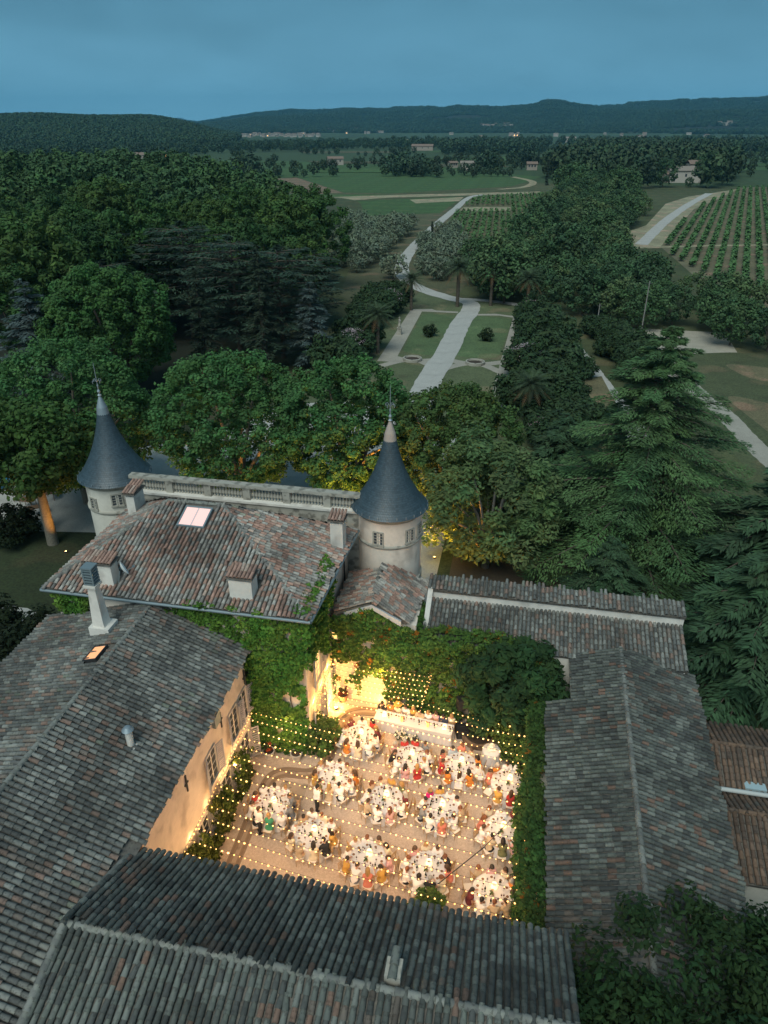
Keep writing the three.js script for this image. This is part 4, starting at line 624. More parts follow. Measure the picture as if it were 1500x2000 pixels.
{
  const n = 22;                                       // the long strings, each a little nearer on the right than on the left
  for (let i = 0; i < n; i++) {
    const z = -31.0 + i * 0.64, back = z < -28.0, far = z < -29.2;
    const a = W(far ? -3.5 : back ? -9.5 : -12.85, 3.05 + 0.06 * Math.sin(i * 2.3), far ? z + 0.7 : z), b = W(2.35 - Math.max(0, z + 23) * 0.05, 3.0 + 0.08 * Math.sin(i * 1.7), z + 1.5);
    festoon(a, b, 'long warm festoon string crossing the courtyard above the round tables', 'festoon strings over the round tables', { lights: far ? 2 : 4, I: 1.15 });
  }
  for (let i = 0; i < 9; i++) { const z = -32.75 + i * 0.42; festoon(W(-9.6, 3.3, z), W(-3.45 - i * 0.03, 3.2, z + 0.35), 'short warm festoon string in the dense net over the lit back wall', 'festoon strings of the back net', { sag: 0.1, lights: 1, I: 2.8, col: RGB(1, 0.52, 0.13), step: 0.235 }); }
  festoon(W(-12.95, 3.1, -28.0), W(-12.95, 2.95, -17.2), 'warm festoon string fixed along the pink west wing wall', undefined, { sag: 0.03, lights: 6, I: 0.4, col: RGB(1, 0.60, 0.26), step: 0.2 });
  festoon(W(-9.62, 3.35, -28.4), W(-9.62, 3.35, -32.9), 'warm festoon string fixed along the manor side wall', undefined, { sag: 0.03, lights: 3, I: 1.8, col: RGB(1, 0.54, 0.14), step: 0.2 });
  festoon(W(-3.45, 3.25, -32.6), W(-3.7, 3.2, -29.3), 'warm festoon string closing the right end of the back net', undefined, { sag: 0.03, lights: 1, I: 0.8, step: 0.25 });
  const cb = new Geo().tube(W(2.4, 3.15, -30), W(1.6, 3.1, -16.2), 0.012, 0.012, 5); tag(part(scene, 'support_cable', cb, M.cable), 'thin dark cable along the hedge that carries the string lights', 'cable');
  const bc = new Geo().tube(at(855, 1727, 3.4), at(945, 1655, 3.4), 0.02, 0.02, 5).tube(at(945, 1655, 3.4), at(1012, 1586, 3.4), 0.012, 0.012, 5); tag(part(scene, 'overhead_wire', bc, M.cable), 'straight black wire slanting across the right part of the courtyard', 'wire');
}
// lamps at the foot of the walls
function uplight(pos, label, I, group, col = RGB(1, 0.50, 0.10), spotTo) {
  const t = thing('ground_lamp', label, 'ground lamp', pos, 0, group);
  part(t, 'housing', new Geo().lathe([[0.09, 0], [0.10, 0.05], [0.11, 0.16], [0.09, 0.17], [0.085, 0.1]], 0, 0, 12), M.iron);
  part(t, 'lamp_lens', new Geo().lathe([[0.085, 0.12], [0, 0.13]], 0, 0, 12), mat([0.8, 0.6, 0.3], 0.3, { emissive: RGB(1, 0.6, 0.2), emissiveIntensity: 10 }));
  if (spotTo) { const l = new THREE.SpotLight(col, I, 0, 1.15, 0.9); l.position.set(0, 0.22, 0); l.target.position.copy(spotTo); l.castShadow = true; l.shadow.radius = 4; t.add(l); t.add(l.target); l.target.name = 'aim'; l.name = 'light'; } else lampAt(t, V3(0, 0.24, 0), I, col, 4);
  return t;
}
uplight(W(-9.25, 0, -31.9), 'small lamp on the ground washing the manor side wall beside its door', 12, undefined, RGB(1, 0.55, 0.13));
uplight(W(-6.6, 0, -32.5), 'small lamp on the ground washing the pale opening in the back wall', 2.4, undefined, RGB(1, 0.56, 0.14));
uplight(W(-9.1, 0, -32.6), 'small lamp in the far left corner of the courtyard', 3.5, undefined, RGB(1, 0.55, 0.13));
uplight(W(-12.75, 2.3, -24.5), 'small lamp on the west wing wall above the creeper', 2.2, undefined, RGB(1, 0.56, 0.17));
tag(part(scene, 'pale_door', new Geo().box(-7.75 * K, 0.02, -32.99 * K, -6.35 * K, 2.2 * K, -32.93 * K).box(-7.85 * K, 0, -33.0 * K, -7.75 * K, 2.3 * K, -32.9 * K).box(-6.35 * K, 0, -33.0 * K, -6.25 * K, 2.3 * K, -32.9 * K).box(-7.85 * K, 2.2 * K, -33 * K, -6.25 * K, 2.32 * K, -32.9 * K), mat([0.7, 0.62, 0.48], 0.8)), 'pale door in the lit back wall framed by ivy', 'door');
{ const t = thing('wall_lantern', 'lit square lantern high on the corner of the manor side wall', 'lantern', W(-9.6, 5.0, -32.8)); part(t, 'lamp_glass', new Geo().box(0.08, 0, -0.16, 0.34, 0.42, 0.16), mat([0.8, 0.6, 0.3], 0.4, { emissive: RGB(1, 0.62, 0.2), emissiveIntensity: 1.2 }));
  const g = new Geo(); for (const [x, z] of [[0.08, -0.16], [0.34, -0.16], [0.08, 0.16], [0.34, 0.16]]) g.box(x - 0.015, -0.03, z - 0.015, x + 0.015, 0.45, z + 0.015); g.box(-0.05, 0.43, -0.18, 0.36, 0.46, 0.18).box(-0.05, -0.05, -0.18, 0.36, -0.02, 0.18); part(t, 'frame', g, M.white); lampAt(t, V3(0.45, 0.2, 0), 2.2, RGB(1, 0.58, 0.16), 4); }
// amber lamps under the trees before the house
for (const [x, z, I, w] of [[-27.8, -52.5, 150, 'first plane tree from the left tower'], [-21.5, -53, 160, 'plane tree behind the middle of the balustrade'], [-12.5, -52, 600, 'plane tree just left of the right tower'], [-5.5, -50.5, 550, 'dark plane tree behind the right tower'], [-3.6, -44.5, 170, 'pale green tree right of the right tower'], [-36.4, -45.4, 70, 'leaning plane trunk on the left lawn']])
  uplight(W(x, 0.02, z), `amber lamp on the ground under the ${w}`, I, undefined, RGB(1, 0.42, 0.06), V3(0.2, 8, -1));

// ------------------------------------------------------------------ furniture
const chairParts = (() => {
  const seat = new Geo().box(-0.2, 0.42, -0.2, 0.2, 0.45, 0.2).get(), cush = new Geo().box(-0.19, 0.451, -0.19, 0.19, 0.485, 0.19).get(), back = new Geo();
  const leg = new Geo().tube(V3(0, 0, 0), V3(0, 0.42, 0), 0.014, 0.018, 6).get();
  for (const s of [-1, 1]) back.tube(V3(s * 0.18, 0.44, -0.18), V3(s * 0.17, 0.92, -0.26), 0.016, 0.014, 6); for (const y of [0.58, 0.78, 0.9]) back.tube(V3(-0.18, y, -0.18 - (y - 0.44) * 0.165), V3(0.18, y, -0.18 - (y - 0.44) * 0.165), 0.013, 0.013, 5); for (let i = -2; i <= 2; i++) back.tube(V3(i * 0.06, 0.58, -0.204), V3(i * 0.06, 0.9, -0.256), 0.008, 0.008, 4);
  return { seat, cush, back: back.get(), leg };
})();
let chair0 = null;
function chair(pos, turn, label, group) {
  if (!chair0) { chair0 = thing('banquet_chair', label, 'chair', pos, turn, group); chair0.scale.setScalar(0.92); part(chair0, 'seat', chairParts.seat, M.goldwood); part(chair0, 'cushion', chairParts.cush, M.cushion); part(chair0, 'backrest', chairParts.back, M.goldwood); for (const [x, z] of [[-0.17, -0.17], [0.17, -0.17], [-0.17, 0.17], [0.17, 0.17]]) part(chair0, 'leg', chairParts.leg, M.goldwood).position.set(x, 0, z); return chair0; }
  const c = copyOf(chair0, label, pos, turn); if (group) c.userData.group = group; else delete c.userData.group; return c;
}
function clothGeo(rx, h, seed, drop = 1) {             // a cloth to the ground with soft vertical folds
  const g = new Geo(), R = rngOf(seed), n = 72, rows = 6, ph = R() * 6, P = (i, j) => { const a = i / n * 6.283, t = j / rows, f = t * (0.035 * Math.sin(a * 13 + ph) + 0.025 * Math.sin(a * 21 + ph * 2)) + 0.09 * t * t, r = rx + f; return V3(r * Math.cos(a), h - t * (h - 0.02) * drop, r * Math.sin(a)); };
  for (let i = 0; i < n; i++) { g.tri(V3(0, h + 0.004, 0), P(i + 1, 0), P(i, 0), Y1, Y1, Y1); for (let j = 0; j < rows; j++) g.quad(P(i, j), P(i + 1, j), P(i + 1, j + 1), P(i, j + 1)); }
  const q = g.get(); q.deleteAttribute('normal'); q.deleteAttribute('uv'); const m = mergeVertices(q, 1e-4); m.computeVertexNormals(); m.setAttribute('uv', new THREE.Float32BufferAttribute(new Float32Array(m.attributes.position.count * 2), 2)); return m;
}
const wares = {
  plate: new Geo().lathe([[0.06, 0], [0.085, 0.004], [0.135, 0.018], [0.135, 0.022], [0.085, 0.010], [0, 0.009]], 0, 0, 18).get(), food: new Geo().lathe([[0.06, 0.0105], [0.045, 0.028], [0, 0.034]], 0, 0, 8).get(),
  glassG: new Geo().lathe([[0.035, 0], [0.006, 0.006], [0.005, 0.09], [0.035, 0.13], [0.038, 0.17], [0.033, 0.21]], 0, 0, 10).get(), wine: new Geo().lathe([[0.006, 0.095], [0.032, 0.13], [0.034, 0.15], [0, 0.151]], 0, 0, 8).get(),
  bottle: new Geo().lathe([[0.038, 0], [0.038, 0.19], [0.014, 0.24], [0.014, 0.31], [0, 0.312]], 0, 0, 10).get(), label: new Geo().lathe([[0.0385, 0.05], [0.0385, 0.13]], 0, 0, 10).get(),
};
const glassMat = new THREE.MeshPhysicalMaterial({ color: RGB(0.9, 0.92, 0.92), roughness: 0.05, transmission: 0.9, thickness: 0 }), wineMat = mat([0.10, 0.01, 0.015], 0.1), bottleMat = mat([0.015, 0.025, 0.012], 0.12), labelMat = mat([0.7, 0.66, 0.55], 0.8);
const protoWare = {};
function ware(kind, pos, label, group, turn = 0) {
  if (!protoWare[kind]) {
    const name = { plate: 'dinner_plate', glass: 'wine_glass', bottle: 'wine_bottle' }[kind], t = thing(name, label, { plate: 'plate', glass: 'glass', bottle: 'bottle' }[kind], pos, turn, group); protoWare[kind] = t;
    if (kind === 'plate') { part(t, 'dish', wares.plate, M.china); part(t, 'food', wares.food, mat([0.22, 0.11, 0.05], 0.8)); } else if (kind === 'glass') { part(t, 'bowl', wares.glassG, glassMat); part(t, 'wine', wares.wine, wineMat); } else { part(t, 'body', wares.bottle, bottleMat); part(t, 'paper', wares.label, labelMat); }
    return t;
  }
  const c = copyOf(protoWare[kind], label, pos, turn); c.userData.group = group; return c;
}

// ------------------------------------------------------------------ people
// a skeleton of tapered bones, joined with a smooth minimum and meshed
function isoMesh(bones, centre, half, N, k = 0.03) {
  const mc = new MarchingCubes(N, M.dark, false, false, 60000); mc.isolation = 0;
  const h = N / 2, B = bones.map(([a, b, ra, rb]) => ({ a, b, ra, rb, d: V3(b[0] - a[0], b[1] - a[1], b[2] - a[2]) })); B.forEach((q) => { q.l2 = Math.max(1e-9, q.d.lengthSq()); });
  let f = mc.field, i = 0;
  for (let z = 0; z < N; z++) for (let y = 0; y < N; y++) for (let x = 0; x < N; x++, i++) {
    const px = centre.x + (x - h) / h * half, py = centre.y + (y - h) / h * half, pz = centre.z + (z - h) / h * half; let s = 0, m = 1e9;
    for (const q of B) { const vx = px - q.a[0], vy = py - q.a[1], vz = pz - q.a[2], t = clamp((vx * q.d.x + vy * q.d.y + vz * q.d.z) / q.l2, 0, 1), dx = vx - q.d.x * t, dy = vy - q.d.y * t, dz = vz - q.d.z * t, dd = Math.sqrt(dx * dx + dy * dy + dz * dz) - lerp(q.ra, q.rb, t); if (dd < 0.25) s += Math.exp(-dd / k * 2); if (dd < m) m = dd; }
    f[i] = s > 0 ? Math.log(s) * k / 2 : -m;
  }
  mc.update();
  const n = mc.count, p = new Float32Array(n * 3), g = new THREE.BufferGeometry();
  for (let j = 0; j < n; j++) { p[j * 3] = centre.x + mc.positionArray[j * 3] * half; p[j * 3 + 1] = centre.y + mc.positionArray[j * 3 + 1] * half; p[j * 3 + 2] = centre.z + mc.positionArray[j * 3 + 2] * half; }
  g.setAttribute('position', new THREE.Float32BufferAttribute(p, 3)); const m = mergeVertices(g, 1e-4); m.computeVertexNormals(); return m;
}
function handInto(g, wrist, dir, palmN, side, s = 1) {   // palm, four unequal bent fingers and a thumb from the side of the palm
  const d = dir.clone().normalize(), n = palmN.clone().addScaledVector(d, -palmN.dot(d)).normalize(), x = d.clone().cross(n).multiplyScalar(side), P = (a, b, c) => wrist.clone().addScaledVector(x, a * s).addScaledVector(d, b * s).addScaledVector(n, c * s);
  for (let i = 0; i < 4; i++) g.tube(P((i - 1.5) * 0.012, -0.01, 0), P((i - 1.5) * 0.02, 0.088, 0), 0.014 * s, 0.011 * s, 5);
  [[0.066, -1.5], [0.078, -0.5], [0.074, 0.5], [0.056, 1.5]].forEach(([l, i]) => { const a = P(i * 0.02, 0.085, 0), b = P(i * 0.022, 0.085 + l * 0.55, 0.012), c = P(i * 0.021, 0.085 + l * 0.9, 0.04); g.tube(a, b, 0.010 * s, 0.009 * s, 5); g.tube(b, c, 0.009 * s, 0.006 * s, 5, true); });
  const a = P(-0.03, 0.02, 0.005), b = P(-0.062, 0.055, 0.018), c = P(-0.066, 0.085, 0.034); g.tube(a, b, 0.014 * s, 0.010 * s, 5); g.tube(b, c, 0.010 * s, 0.007 * s, 5, true);
}
function figure(o) {                                    // returns the geometries of a person: body, top, lower, hair, shoes
  const { pose = 'table', lady = false, hair = 'short', lean = 0.1, turn = 0 } = o, sw = lady ? 0.155 : 0.185, stand = pose === 'stand';
  const hipY = stand ? 0.93 : 0.55, hipZ = 0, ch = [0, hipY + 0.33, hipZ + lean * 0.9], nk = [0, hipY + 0.53, hipZ + lean * 1.4], hd = [0.02 * turn, hipY + 0.70, hipZ + lean * 1.7 + 0.02];
  const sh = (s) => [s * sw, hipY + 0.47, hipZ + lean * 1.2], hip = (s) => [s * 0.09, hipY - 0.02, hipZ], arm = { table: (s) => [[s * (sw + 0.07), hipY + 0.21, hipZ + lean + 0.12], [s * 0.14, hipY + 0.25, hipZ + 0.36]], talk: (s) => s > 0 ? [[s * (sw + 0.09), hipY + 0.24, hipZ + 0.14], [s * 0.2, hipY + 0.44, hipZ + 0.3]] : [[s * (sw + 0.07), hipY + 0.2, hipZ + 0.1], [s * 0.12, hipY + 0.24, hipZ + 0.36]], lap: (s) => [[s * (sw + 0.06), hipY + 0.17, hipZ + 0.04], [s * 0.1, hipY + 0.10, hipZ + 0.26]], stand: (s) => s > 0 ? [[s * (sw + 0.05), hipY + 0.2, 0.05], [s * 0.16, hipY + 0.22, 0.3]] : [[s * (sw + 0.06), hipY + 0.18, 0.02], [s * (sw + 0.03), hipY - 0.05, 0.1]] }[pose];
  const leg = (s) => stand ? [[s * 0.1, 0.5, 0.03 + s * 0.03], [s * 0.1, 0.09, -0.02 + s * 0.06]] : [[s * (lady ? 0.09 : 0.15), hipY - 0.03, 0.42], [s * (lady ? 0.08 : 0.14), 0.1, 0.36]];
  const bw = lady ? 0.9 : 1, torso = [[[-0.07, hipY, hipZ], [0.07, hipY, hipZ], 0.115, 0.115], [[0, hipY, hipZ], ch, 0.115 * bw, 0.125 * bw], [[-0.07, ch[1] + 0.03, ch[2]], [0.07, ch[1] + 0.03, ch[2]], 0.11 * bw, 0.11 * bw], [[-sw * 0.8, sh(1)[1] - 0.01, sh(1)[2]], [sw * 0.8, sh(1)[1] - 0.01, sh(1)[2]], 0.06, 0.06]];
  if (lady) torso.push([[-0.07, ch[1] + 0.02, ch[2] + 0.08], [0.07, ch[1] + 0.02, ch[2] + 0.08], 0.055, 0.055]);
  const arms = [], legs = [], feet = [];
  for (const s of [-1, 1]) { const [e, w] = arm(s), [kn, an] = leg(s), a = lady ? 0.85 : 1; arms.push([sh(s), e, 0.052 * a, 0.042 * a], [e, w, 0.041 * a, 0.028 * a]); legs.push([hip(s), kn, 0.09, 0.062], [kn, an, 0.06, 0.038]); feet.push([an, [an[0] + s * 0.02, 0.045, an[2] + 0.13], 0.042, 0.032]); }
  const c = V3(0, stand ? 0.86 : 0.66, stand ? 0.05 : 0.2), half = stand ? 0.98 : 0.76, N = stand ? 56 : 46;
  const body = isoMesh([...torso, [nk, hd, 0.052, 0.055], [hd, [hd[0], hd[1] + 0.05, hd[2] - 0.01], 0.085, 0.085], ...arms, ...legs, ...feet], c, half, N);
  const head = isoMesh([[[0, 0.045, -0.02], [0, 0.03, 0.01], 0.094, 0.088], [[0, -0.02, 0.02], [0, -0.075, 0.05], 0.07, 0.042], [[0, 0.012, 0.098], [0, -0.022, 0.115], 0.012, 0.016], [[-0.035, 0.028, 0.085], [0.035, 0.028, 0.085], 0.016, 0.016], [[-0.09, 0.01, 0], [-0.096, -0.025, 0.0], 0.02, 0.014], [[0.09, 0.01, 0], [0.096, -0.025, 0], 0.02, 0.014], [[-0.02, -0.058, 0.085], [0.02, -0.058, 0.085], 0.014, 0.014]], V3(0, 0, 0), 0.16, 24, 0.016);
  const hm = E4(hd[0], hd[1] + 0.01, hd[2], 0.22 + lean * 0.6, turn), g = new Geo(); g.col = [1, 1, 1];
  g.add(body).add(head, hm); g.col = [0.06, 0.04, 0.03]; for (const s of [-1, 1]) g.add(new THREE.OctahedronGeometry(0.011, 1), hm.clone().multiply(E4(s * 0.034, 0.012, 0.098))); g.col = [0.7, 0.35, 0.33]; g.tube(V3(-0.02, -0.058, 0.099).applyMatrix4(hm), V3(0.02, -0.058, 0.099).applyMatrix4(hm), 0.006, 0.006, 5); g.col = [1, 1, 1];
  for (const s of [-1, 1]) { const [e, w] = arm(s), d = V3(w[0] - e[0], (w[1] - e[1]) * 0.3, w[2] - e[2]); handInto(g, V3(...w), d, V3(0, -1, 0), s); }
  const grow = (l, k) => l.map(([a, b, ra, rb]) => [a, b, ra + k, rb + k]);
  const sleeves = lady ? arms.filter((_, i) => i % 2 === 0).map(([a, b, r0, r1]) => [a, [lerp(a[0], b[0], 0.35), lerp(a[1], b[1], 0.35), lerp(a[2], b[2], 0.35)], r0, r1]) : arms.map(([a, b, r0, r1], i) => i % 2 ? [a, [lerp(a[0], b[0], 0.88), lerp(a[1], b[1], 0.88), lerp(a[2], b[2], 0.88)], r0, r1] : [a, b, r0, r1]);
  const top = isoMesh(grow([...torso, ...sleeves], 0.022), c, half, N - 6);
  const skirt = lady ? [[[0, hipY - 0.02, 0.02], [0, hipY - 0.06, 0.42], 0.14, 0.11], [[0, hipY - 0.08, 0.4], [0, 0.22, 0.38], 0.12, 0.14]] : [];
  const low = isoMesh(grow([[[-0.07, hipY - 0.01, hipZ], [0.07, hipY - 0.01, hipZ], 0.115, 0.115], ...legs, ...skirt], 0.026), c, half, N - 6);
  const hb = { short: [[[0, 0.065, -0.035], [0, 0.06, 0.0], 0.095, 0.092], [[0, 0.02, -0.06], [0, -0.03, -0.055], 0.07, 0.055]], long: [[[0, 0.065, -0.035], [0, 0.065, 0.0], 0.1, 0.098], [[0, 0.0, -0.07], [0, -0.22, -0.085], 0.085, 0.06], [[-0.075, 0.02, -0.02], [-0.085, -0.17, -0.02], 0.04, 0.035], [[0.075, 0.02, -0.02], [0.085, -0.17, -0.02], 0.04, 0.035]], bun: [[[0, 0.065, -0.035], [0, 0.06, 0.0], 0.098, 0.096], [[0, 0.03, -0.12], [0, 0.03, -0.13], 0.05, 0.05]], thin: [[[0, 0.0, -0.075], [0, -0.03, -0.06], 0.06, 0.05], [[-0.08, 0.01, -0.02], [-0.07, 0.01, -0.06], 0.03, 0.03], [[0.08, 0.01, -0.02], [0.07, 0.01, -0.06], 0.03, 0.03]] }[hair];
  const hg = isoMesh(hb, V3(0, -0.05, -0.03), 0.27, 26, 0.02).applyMatrix4(hm), sg = isoMesh(grow(feet, 0.012), V3(0, 0.07, stand ? 0.03 : 0.42), 0.3, 22, 0.02);
  const uvd = (q) => { q.setAttribute('uv', new THREE.Float32BufferAttribute(new Float32Array(q.attributes.position.count * 2), 2)); return q; };
  return { body: g.get(), top: uvd(top), low: uvd(low), hair: uvd(hg), shoes: uvd(sg), seatBack: [hipY, hipZ] };
}
const FIG = {
  m1: figure({ pose: 'table', lean: 0.12 }), m2: figure({ pose: 'talk', lean: 0.05, turn: 0.5 }), m3: figure({ pose: 'lap', lean: 0.0, turn: -0.5, hair: 'thin' }), m4: figure({ pose: 'table', lean: 0.16, turn: -0.6 }),
  w1: figure({ pose: 'table', lady: true, lean: 0.1, hair: 'long' }), w2: figure({ pose: 'talk', lady: true, lean: 0.06, hair: 'bun', turn: 0.6 }), w3: figure({ pose: 'lap', lady: true, lean: 0.03, hair: 'long', turn: -0.5 }), s1: figure({ pose: 'stand', lean: 0.06 }),
};
const cached = (f) => { const m = new Map(); return (k) => { const s = String(k); if (!m.has(s)) m.set(s, f(k)); return m.get(s); }; };
const SKINS = [[0.50, 0.29, 0.20], [0.42, 0.23, 0.15], [0.30, 0.16, 0.10], [0.14, 0.075, 0.05]], skinMat = cached((k) => mat(SKINS[k], 0.6, { vertexColors: true }));
const CLOTH = { white: [0.78, 0.75, 0.74], cream: [0.62, 0.54, 0.40], black: [0.018, 0.018, 0.02], navy: [0.03, 0.04, 0.075], grey: [0.19, 0.20, 0.215], 'pale blue': [0.33, 0.42, 0.52], orange: [0.62, 0.22, 0.035], gold: [0.55, 0.31, 0.07], coral: [0.60, 0.20, 0.14], red: [0.42, 0.035, 0.03], magenta: [0.72, 0.015, 0.22], pink: [0.62, 0.36, 0.36], green: [0.05, 0.26, 0.14], olive: [0.16, 0.16, 0.07], floral: [0.55, 0.34, 0.32], beige: [0.48, 0.37, 0.25], burgundy: [0.16, 0.03, 0.035], teal: [0.12, 0.25, 0.27] };
const clothMat = cached((k) => mat(CLOTH[k], 0.92)), HAIRS = { dark: [0.02, 0.014, 0.011], brown: [0.06, 0.032, 0.018], blond: [0.32, 0.19, 0.07], auburn: [0.16, 0.055, 0.022], grey: [0.34, 0.33, 0.31] }, hairMat = cached((k) => mat(HAIRS[k], 0.7));
const labelsUsed = new Set();
function person(fig, pos, turn, o, label) {
  const f = FIG[fig], p = new THREE.Mesh(f.body, skinMat(o.skin ?? 0)); p.name = numbered('person'); p.position.copy(pos); p.rotation.y = turn; p.scale.setScalar(0.89); scene.add(p); p.castShadow = p.receiveShadow = true;
  labelsUsed.add(label); tag(p, label, 'person'); part(p, fig[0] === 'w' ? 'dress_top' : o.jacket ? 'jacket' : 'shirt', f.top, clothMat(o.top)); part(p, fig[0] === 'w' ? 'skirt' : 'trousers', f.low, clothMat(o.low)); part(p, 'hair', f.hair, hairMat(o.hair)); part(p, 'shoes', f.shoes, M.dark);
  return p;
}
// ------------------------------------------------------------------ the round tables and their guests
const shadeGeo = new Geo().lathe([[0.10, 0.30], [0.135, 0.10]], 0, 0, 16).get(), lampBase = new Geo().lathe([[0.06, 0], [0.06, 0.012], [0.012, 0.02], [0.012, 0.12]], 0, 0, 12).get(), flowerG = (() => { const g = new Geo(), R = rngOf(77); for (let i = 0; i < 12; i++) leaves(g, V3((R() - 0.5) * 0.2, 0.12 + R() * 0.08, (R() - 0.5) * 0.2), 0.05, 10, 0.05, R, R() < 0.5 ? [0.5, 0.36, 0.24] : [0.08, 0.13, 0.05]); return g.get(); })(), vaseG = new Geo().lathe([[0.04, 0], [0.06, 0.03], [0.055, 0.08], [0.035, 0.11]], 0, 0, 12).get();
const SIDE = ['right side', 'near right side', 'near side', 'near left side', 'left side', 'far left side', 'far side', 'far right side'];
const ROWS = [
  [-7.09, -29.13, 'back row first table', { 4: 'white', 6: 'white' }], [-3.95, -28.16, 'back row second table', {}], [-1.17, -28.18, 'back row third table', { 5: 'blue' }], [1.5, -27.46, 'back row last table', { 2: 'red' }],
  [-7.74, -25.97, 'middle row first table', {}], [-4.84, -25.18, 'middle row second table', {}], [-1.87, -25.11, 'middle row third table', { 5: 'magenta' }], [1.29, -24.42, 'middle row last table', {}],
  [-7.99, -22.41, 'front row first table', {}], [-5.01, -21.61, 'front row second table', {}], [-2.11, -21.65, 'front row third table', {}], [1.01, -21.05, 'front row last table', {}], [-10.53, -23.65, 'lone left table', { 2: 'green' }],
];
const TR = 0.80, clothGeos = [1, 2, 3].map((s) => clothGeo(TR, 0.755, s));
ROWS.forEach(([tx, tz, td, special], ti) => {
  const R = rngOf(3000 + ti * 17), c = W(tx, 0.02 / K, tz), tbl = thing('round_table', `round table hidden under a white cloth, ${td}`, 'table', c);
  part(tbl, 'tabletop', new Geo().lathe([[TR - 0.02, 0.71], [TR - 0.02, 0.74], [0, 0.74]], 0, 0, 32), M.wood); for (let k = 0; k < 4; k++) { const a = k * 1.571 + 0.78; part(tbl, 'leg', new Geo().tube(V3(0.4 * Math.cos(a), 0, 0.4 * Math.sin(a)), V3(0.35 * Math.cos(a), 0.71, 0.35 * Math.sin(a)), 0.02, 0.02, 6), M.iron); }
  const cl = part(scene, 'tablecloth', clothGeos[ti % 3], M.linen); cl.position.copy(c); cl.rotation.y = R() * 6; tag(cl, `white cloth hanging to the ground, ${td}`, 'tablecloth');
  const y = c.y + 0.762, top = (a, r) => V3(c.x + r * Math.cos(a), y, c.z + r * Math.sin(a));
  const l = thing('table_lamp', `glowing lamp in the middle of the ${td}`, 'table lamp', top(-1.2, 0.14)); part(l, 'lamp_foot', lampBase, M.goldwood); part(l, 'lamp_shade', shadeGeo, mat([0.9, 0.8, 0.6], 0.8, { emissive: RGB(1, 0.66, 0.32), emissiveIntensity: 1.4, side: THREE.DoubleSide })); lampAt(l, V3(0, 0.42, 0), 0.06, RGB(1, 0.70, 0.42), 5);
  const f = thing('flower_vase', `low vase of flowers by the lamp on the ${td}`, 'flowers', top(1.6, 0.16)); part(f, 'vase', vaseG, M.china); part(f, 'blooms', flowerG, LEAF);
  const n = 10, a0 = R() * 0.6;
  for (let i = 0; i < n; i++) {
    const a = a0 + i / n * 6.283, pr = TR + 0.15, sector = Math.round(((a % 6.283) / 6.283) * 8) % 8, pos = V3(c.x + pr * Math.cos(a), c.y, c.z + pr * Math.sin(a)), turn = Math.atan2(-Math.cos(a), -Math.sin(a)), side = SIDE[sector];
    chair(pos.clone().addScaledVector(V3(Math.cos(a), 0, Math.sin(a)), 0.03), turn + (R() - 0.5) * 0.2, `gold wooden chair on the ${side} of the ${td}`, `chairs on the ${side} of the ${td}`);
    if (R() > 0.035 || special[sector]) {
      let lady, top2, low, sk, hr, jacket, lb; const sp = special[sector]; if (sp) delete special[sector];
      for (let tries = 0; tries < 30; tries++) {
        lady = R() < 0.46; sk = R() < 0.06 ? 3 : R() < 0.25 ? 1 : 0; hr = ['dark', 'brown', 'brown', 'dark', 'auburn', 'blond', 'grey'][Math.floor(R() * 7)]; jacket = false;
        if (sp === 'magenta' || sp === 'red' || sp === 'green') lady = true; if (sp === 'white' || sp === 'blue') lady = false;
        if (lady) { top2 = sp || ['orange', 'gold', 'gold', 'coral', 'floral', 'beige', 'pink', 'red', 'cream', 'olive', 'orange', 'burgundy', 'cream', 'white', 'pink', 'cream', 'beige', 'white'][Math.floor(R() * 18)]; low = top2; } else { top2 = sp === 'blue' ? 'pale blue' : sp || ['white', 'white', 'white', 'white', 'white', 'white', 'white', 'white', 'white', 'cream', 'black', 'navy', 'grey', 'pale blue', 'beige'][Math.floor(R() * 15)]; jacket = ['black', 'navy', 'grey', 'beige'].includes(top2); low = ['black', 'navy', 'grey', 'beige', 'black'][Math.floor(R() * 5)]; }
        lb = lady ? `woman in ${top2} dress, ${hr} hair, ${side} of ${td}` : `man in ${top2} ${jacket ? 'jacket' : 'shirt'}, ${hr} hair, ${side} of ${td}`;
        if (!labelsUsed.has(lb)) break;
      }
      const fig = lady ? ['w1', 'w2', 'w3', 'w1'][Math.floor(R() * 4)] : ['m1', 'm2', 'm4', hr === 'grey' ? 'm3' : 'm1'][Math.floor(R() * 4)];
      person(fig, pos.clone().add(V3((R() - 0.5) * 0.05, 0, (R() - 0.5) * 0.05)), turn + (R() - 0.5) * 0.35, { top: top2, low, hair: hr, skin: sk, jacket }, lb);
    }
    ware('plate', top(a, TR - 0.2), `white dinner plate with food on the ${td}`, `plates on the ${td}`); 
    ware('glass', top(a + 0.2, TR - 0.30 - R() * 0.1), `small wine glass on the ${td}`, `glasses on the ${td}`);
    if (R() < 0.2) ware('glass', top(a + 0.32, TR - 0.36 - R() * 0.1), `small wine glass on the ${td}`, `glasses on the ${td}`);
    if (R() < 0.3) ware('bottle', top(a + R() * 0.5, 0.25 + R() * 0.3), `dark wine bottle on the ${td}`, `bottles on the ${td}`);
  }
});
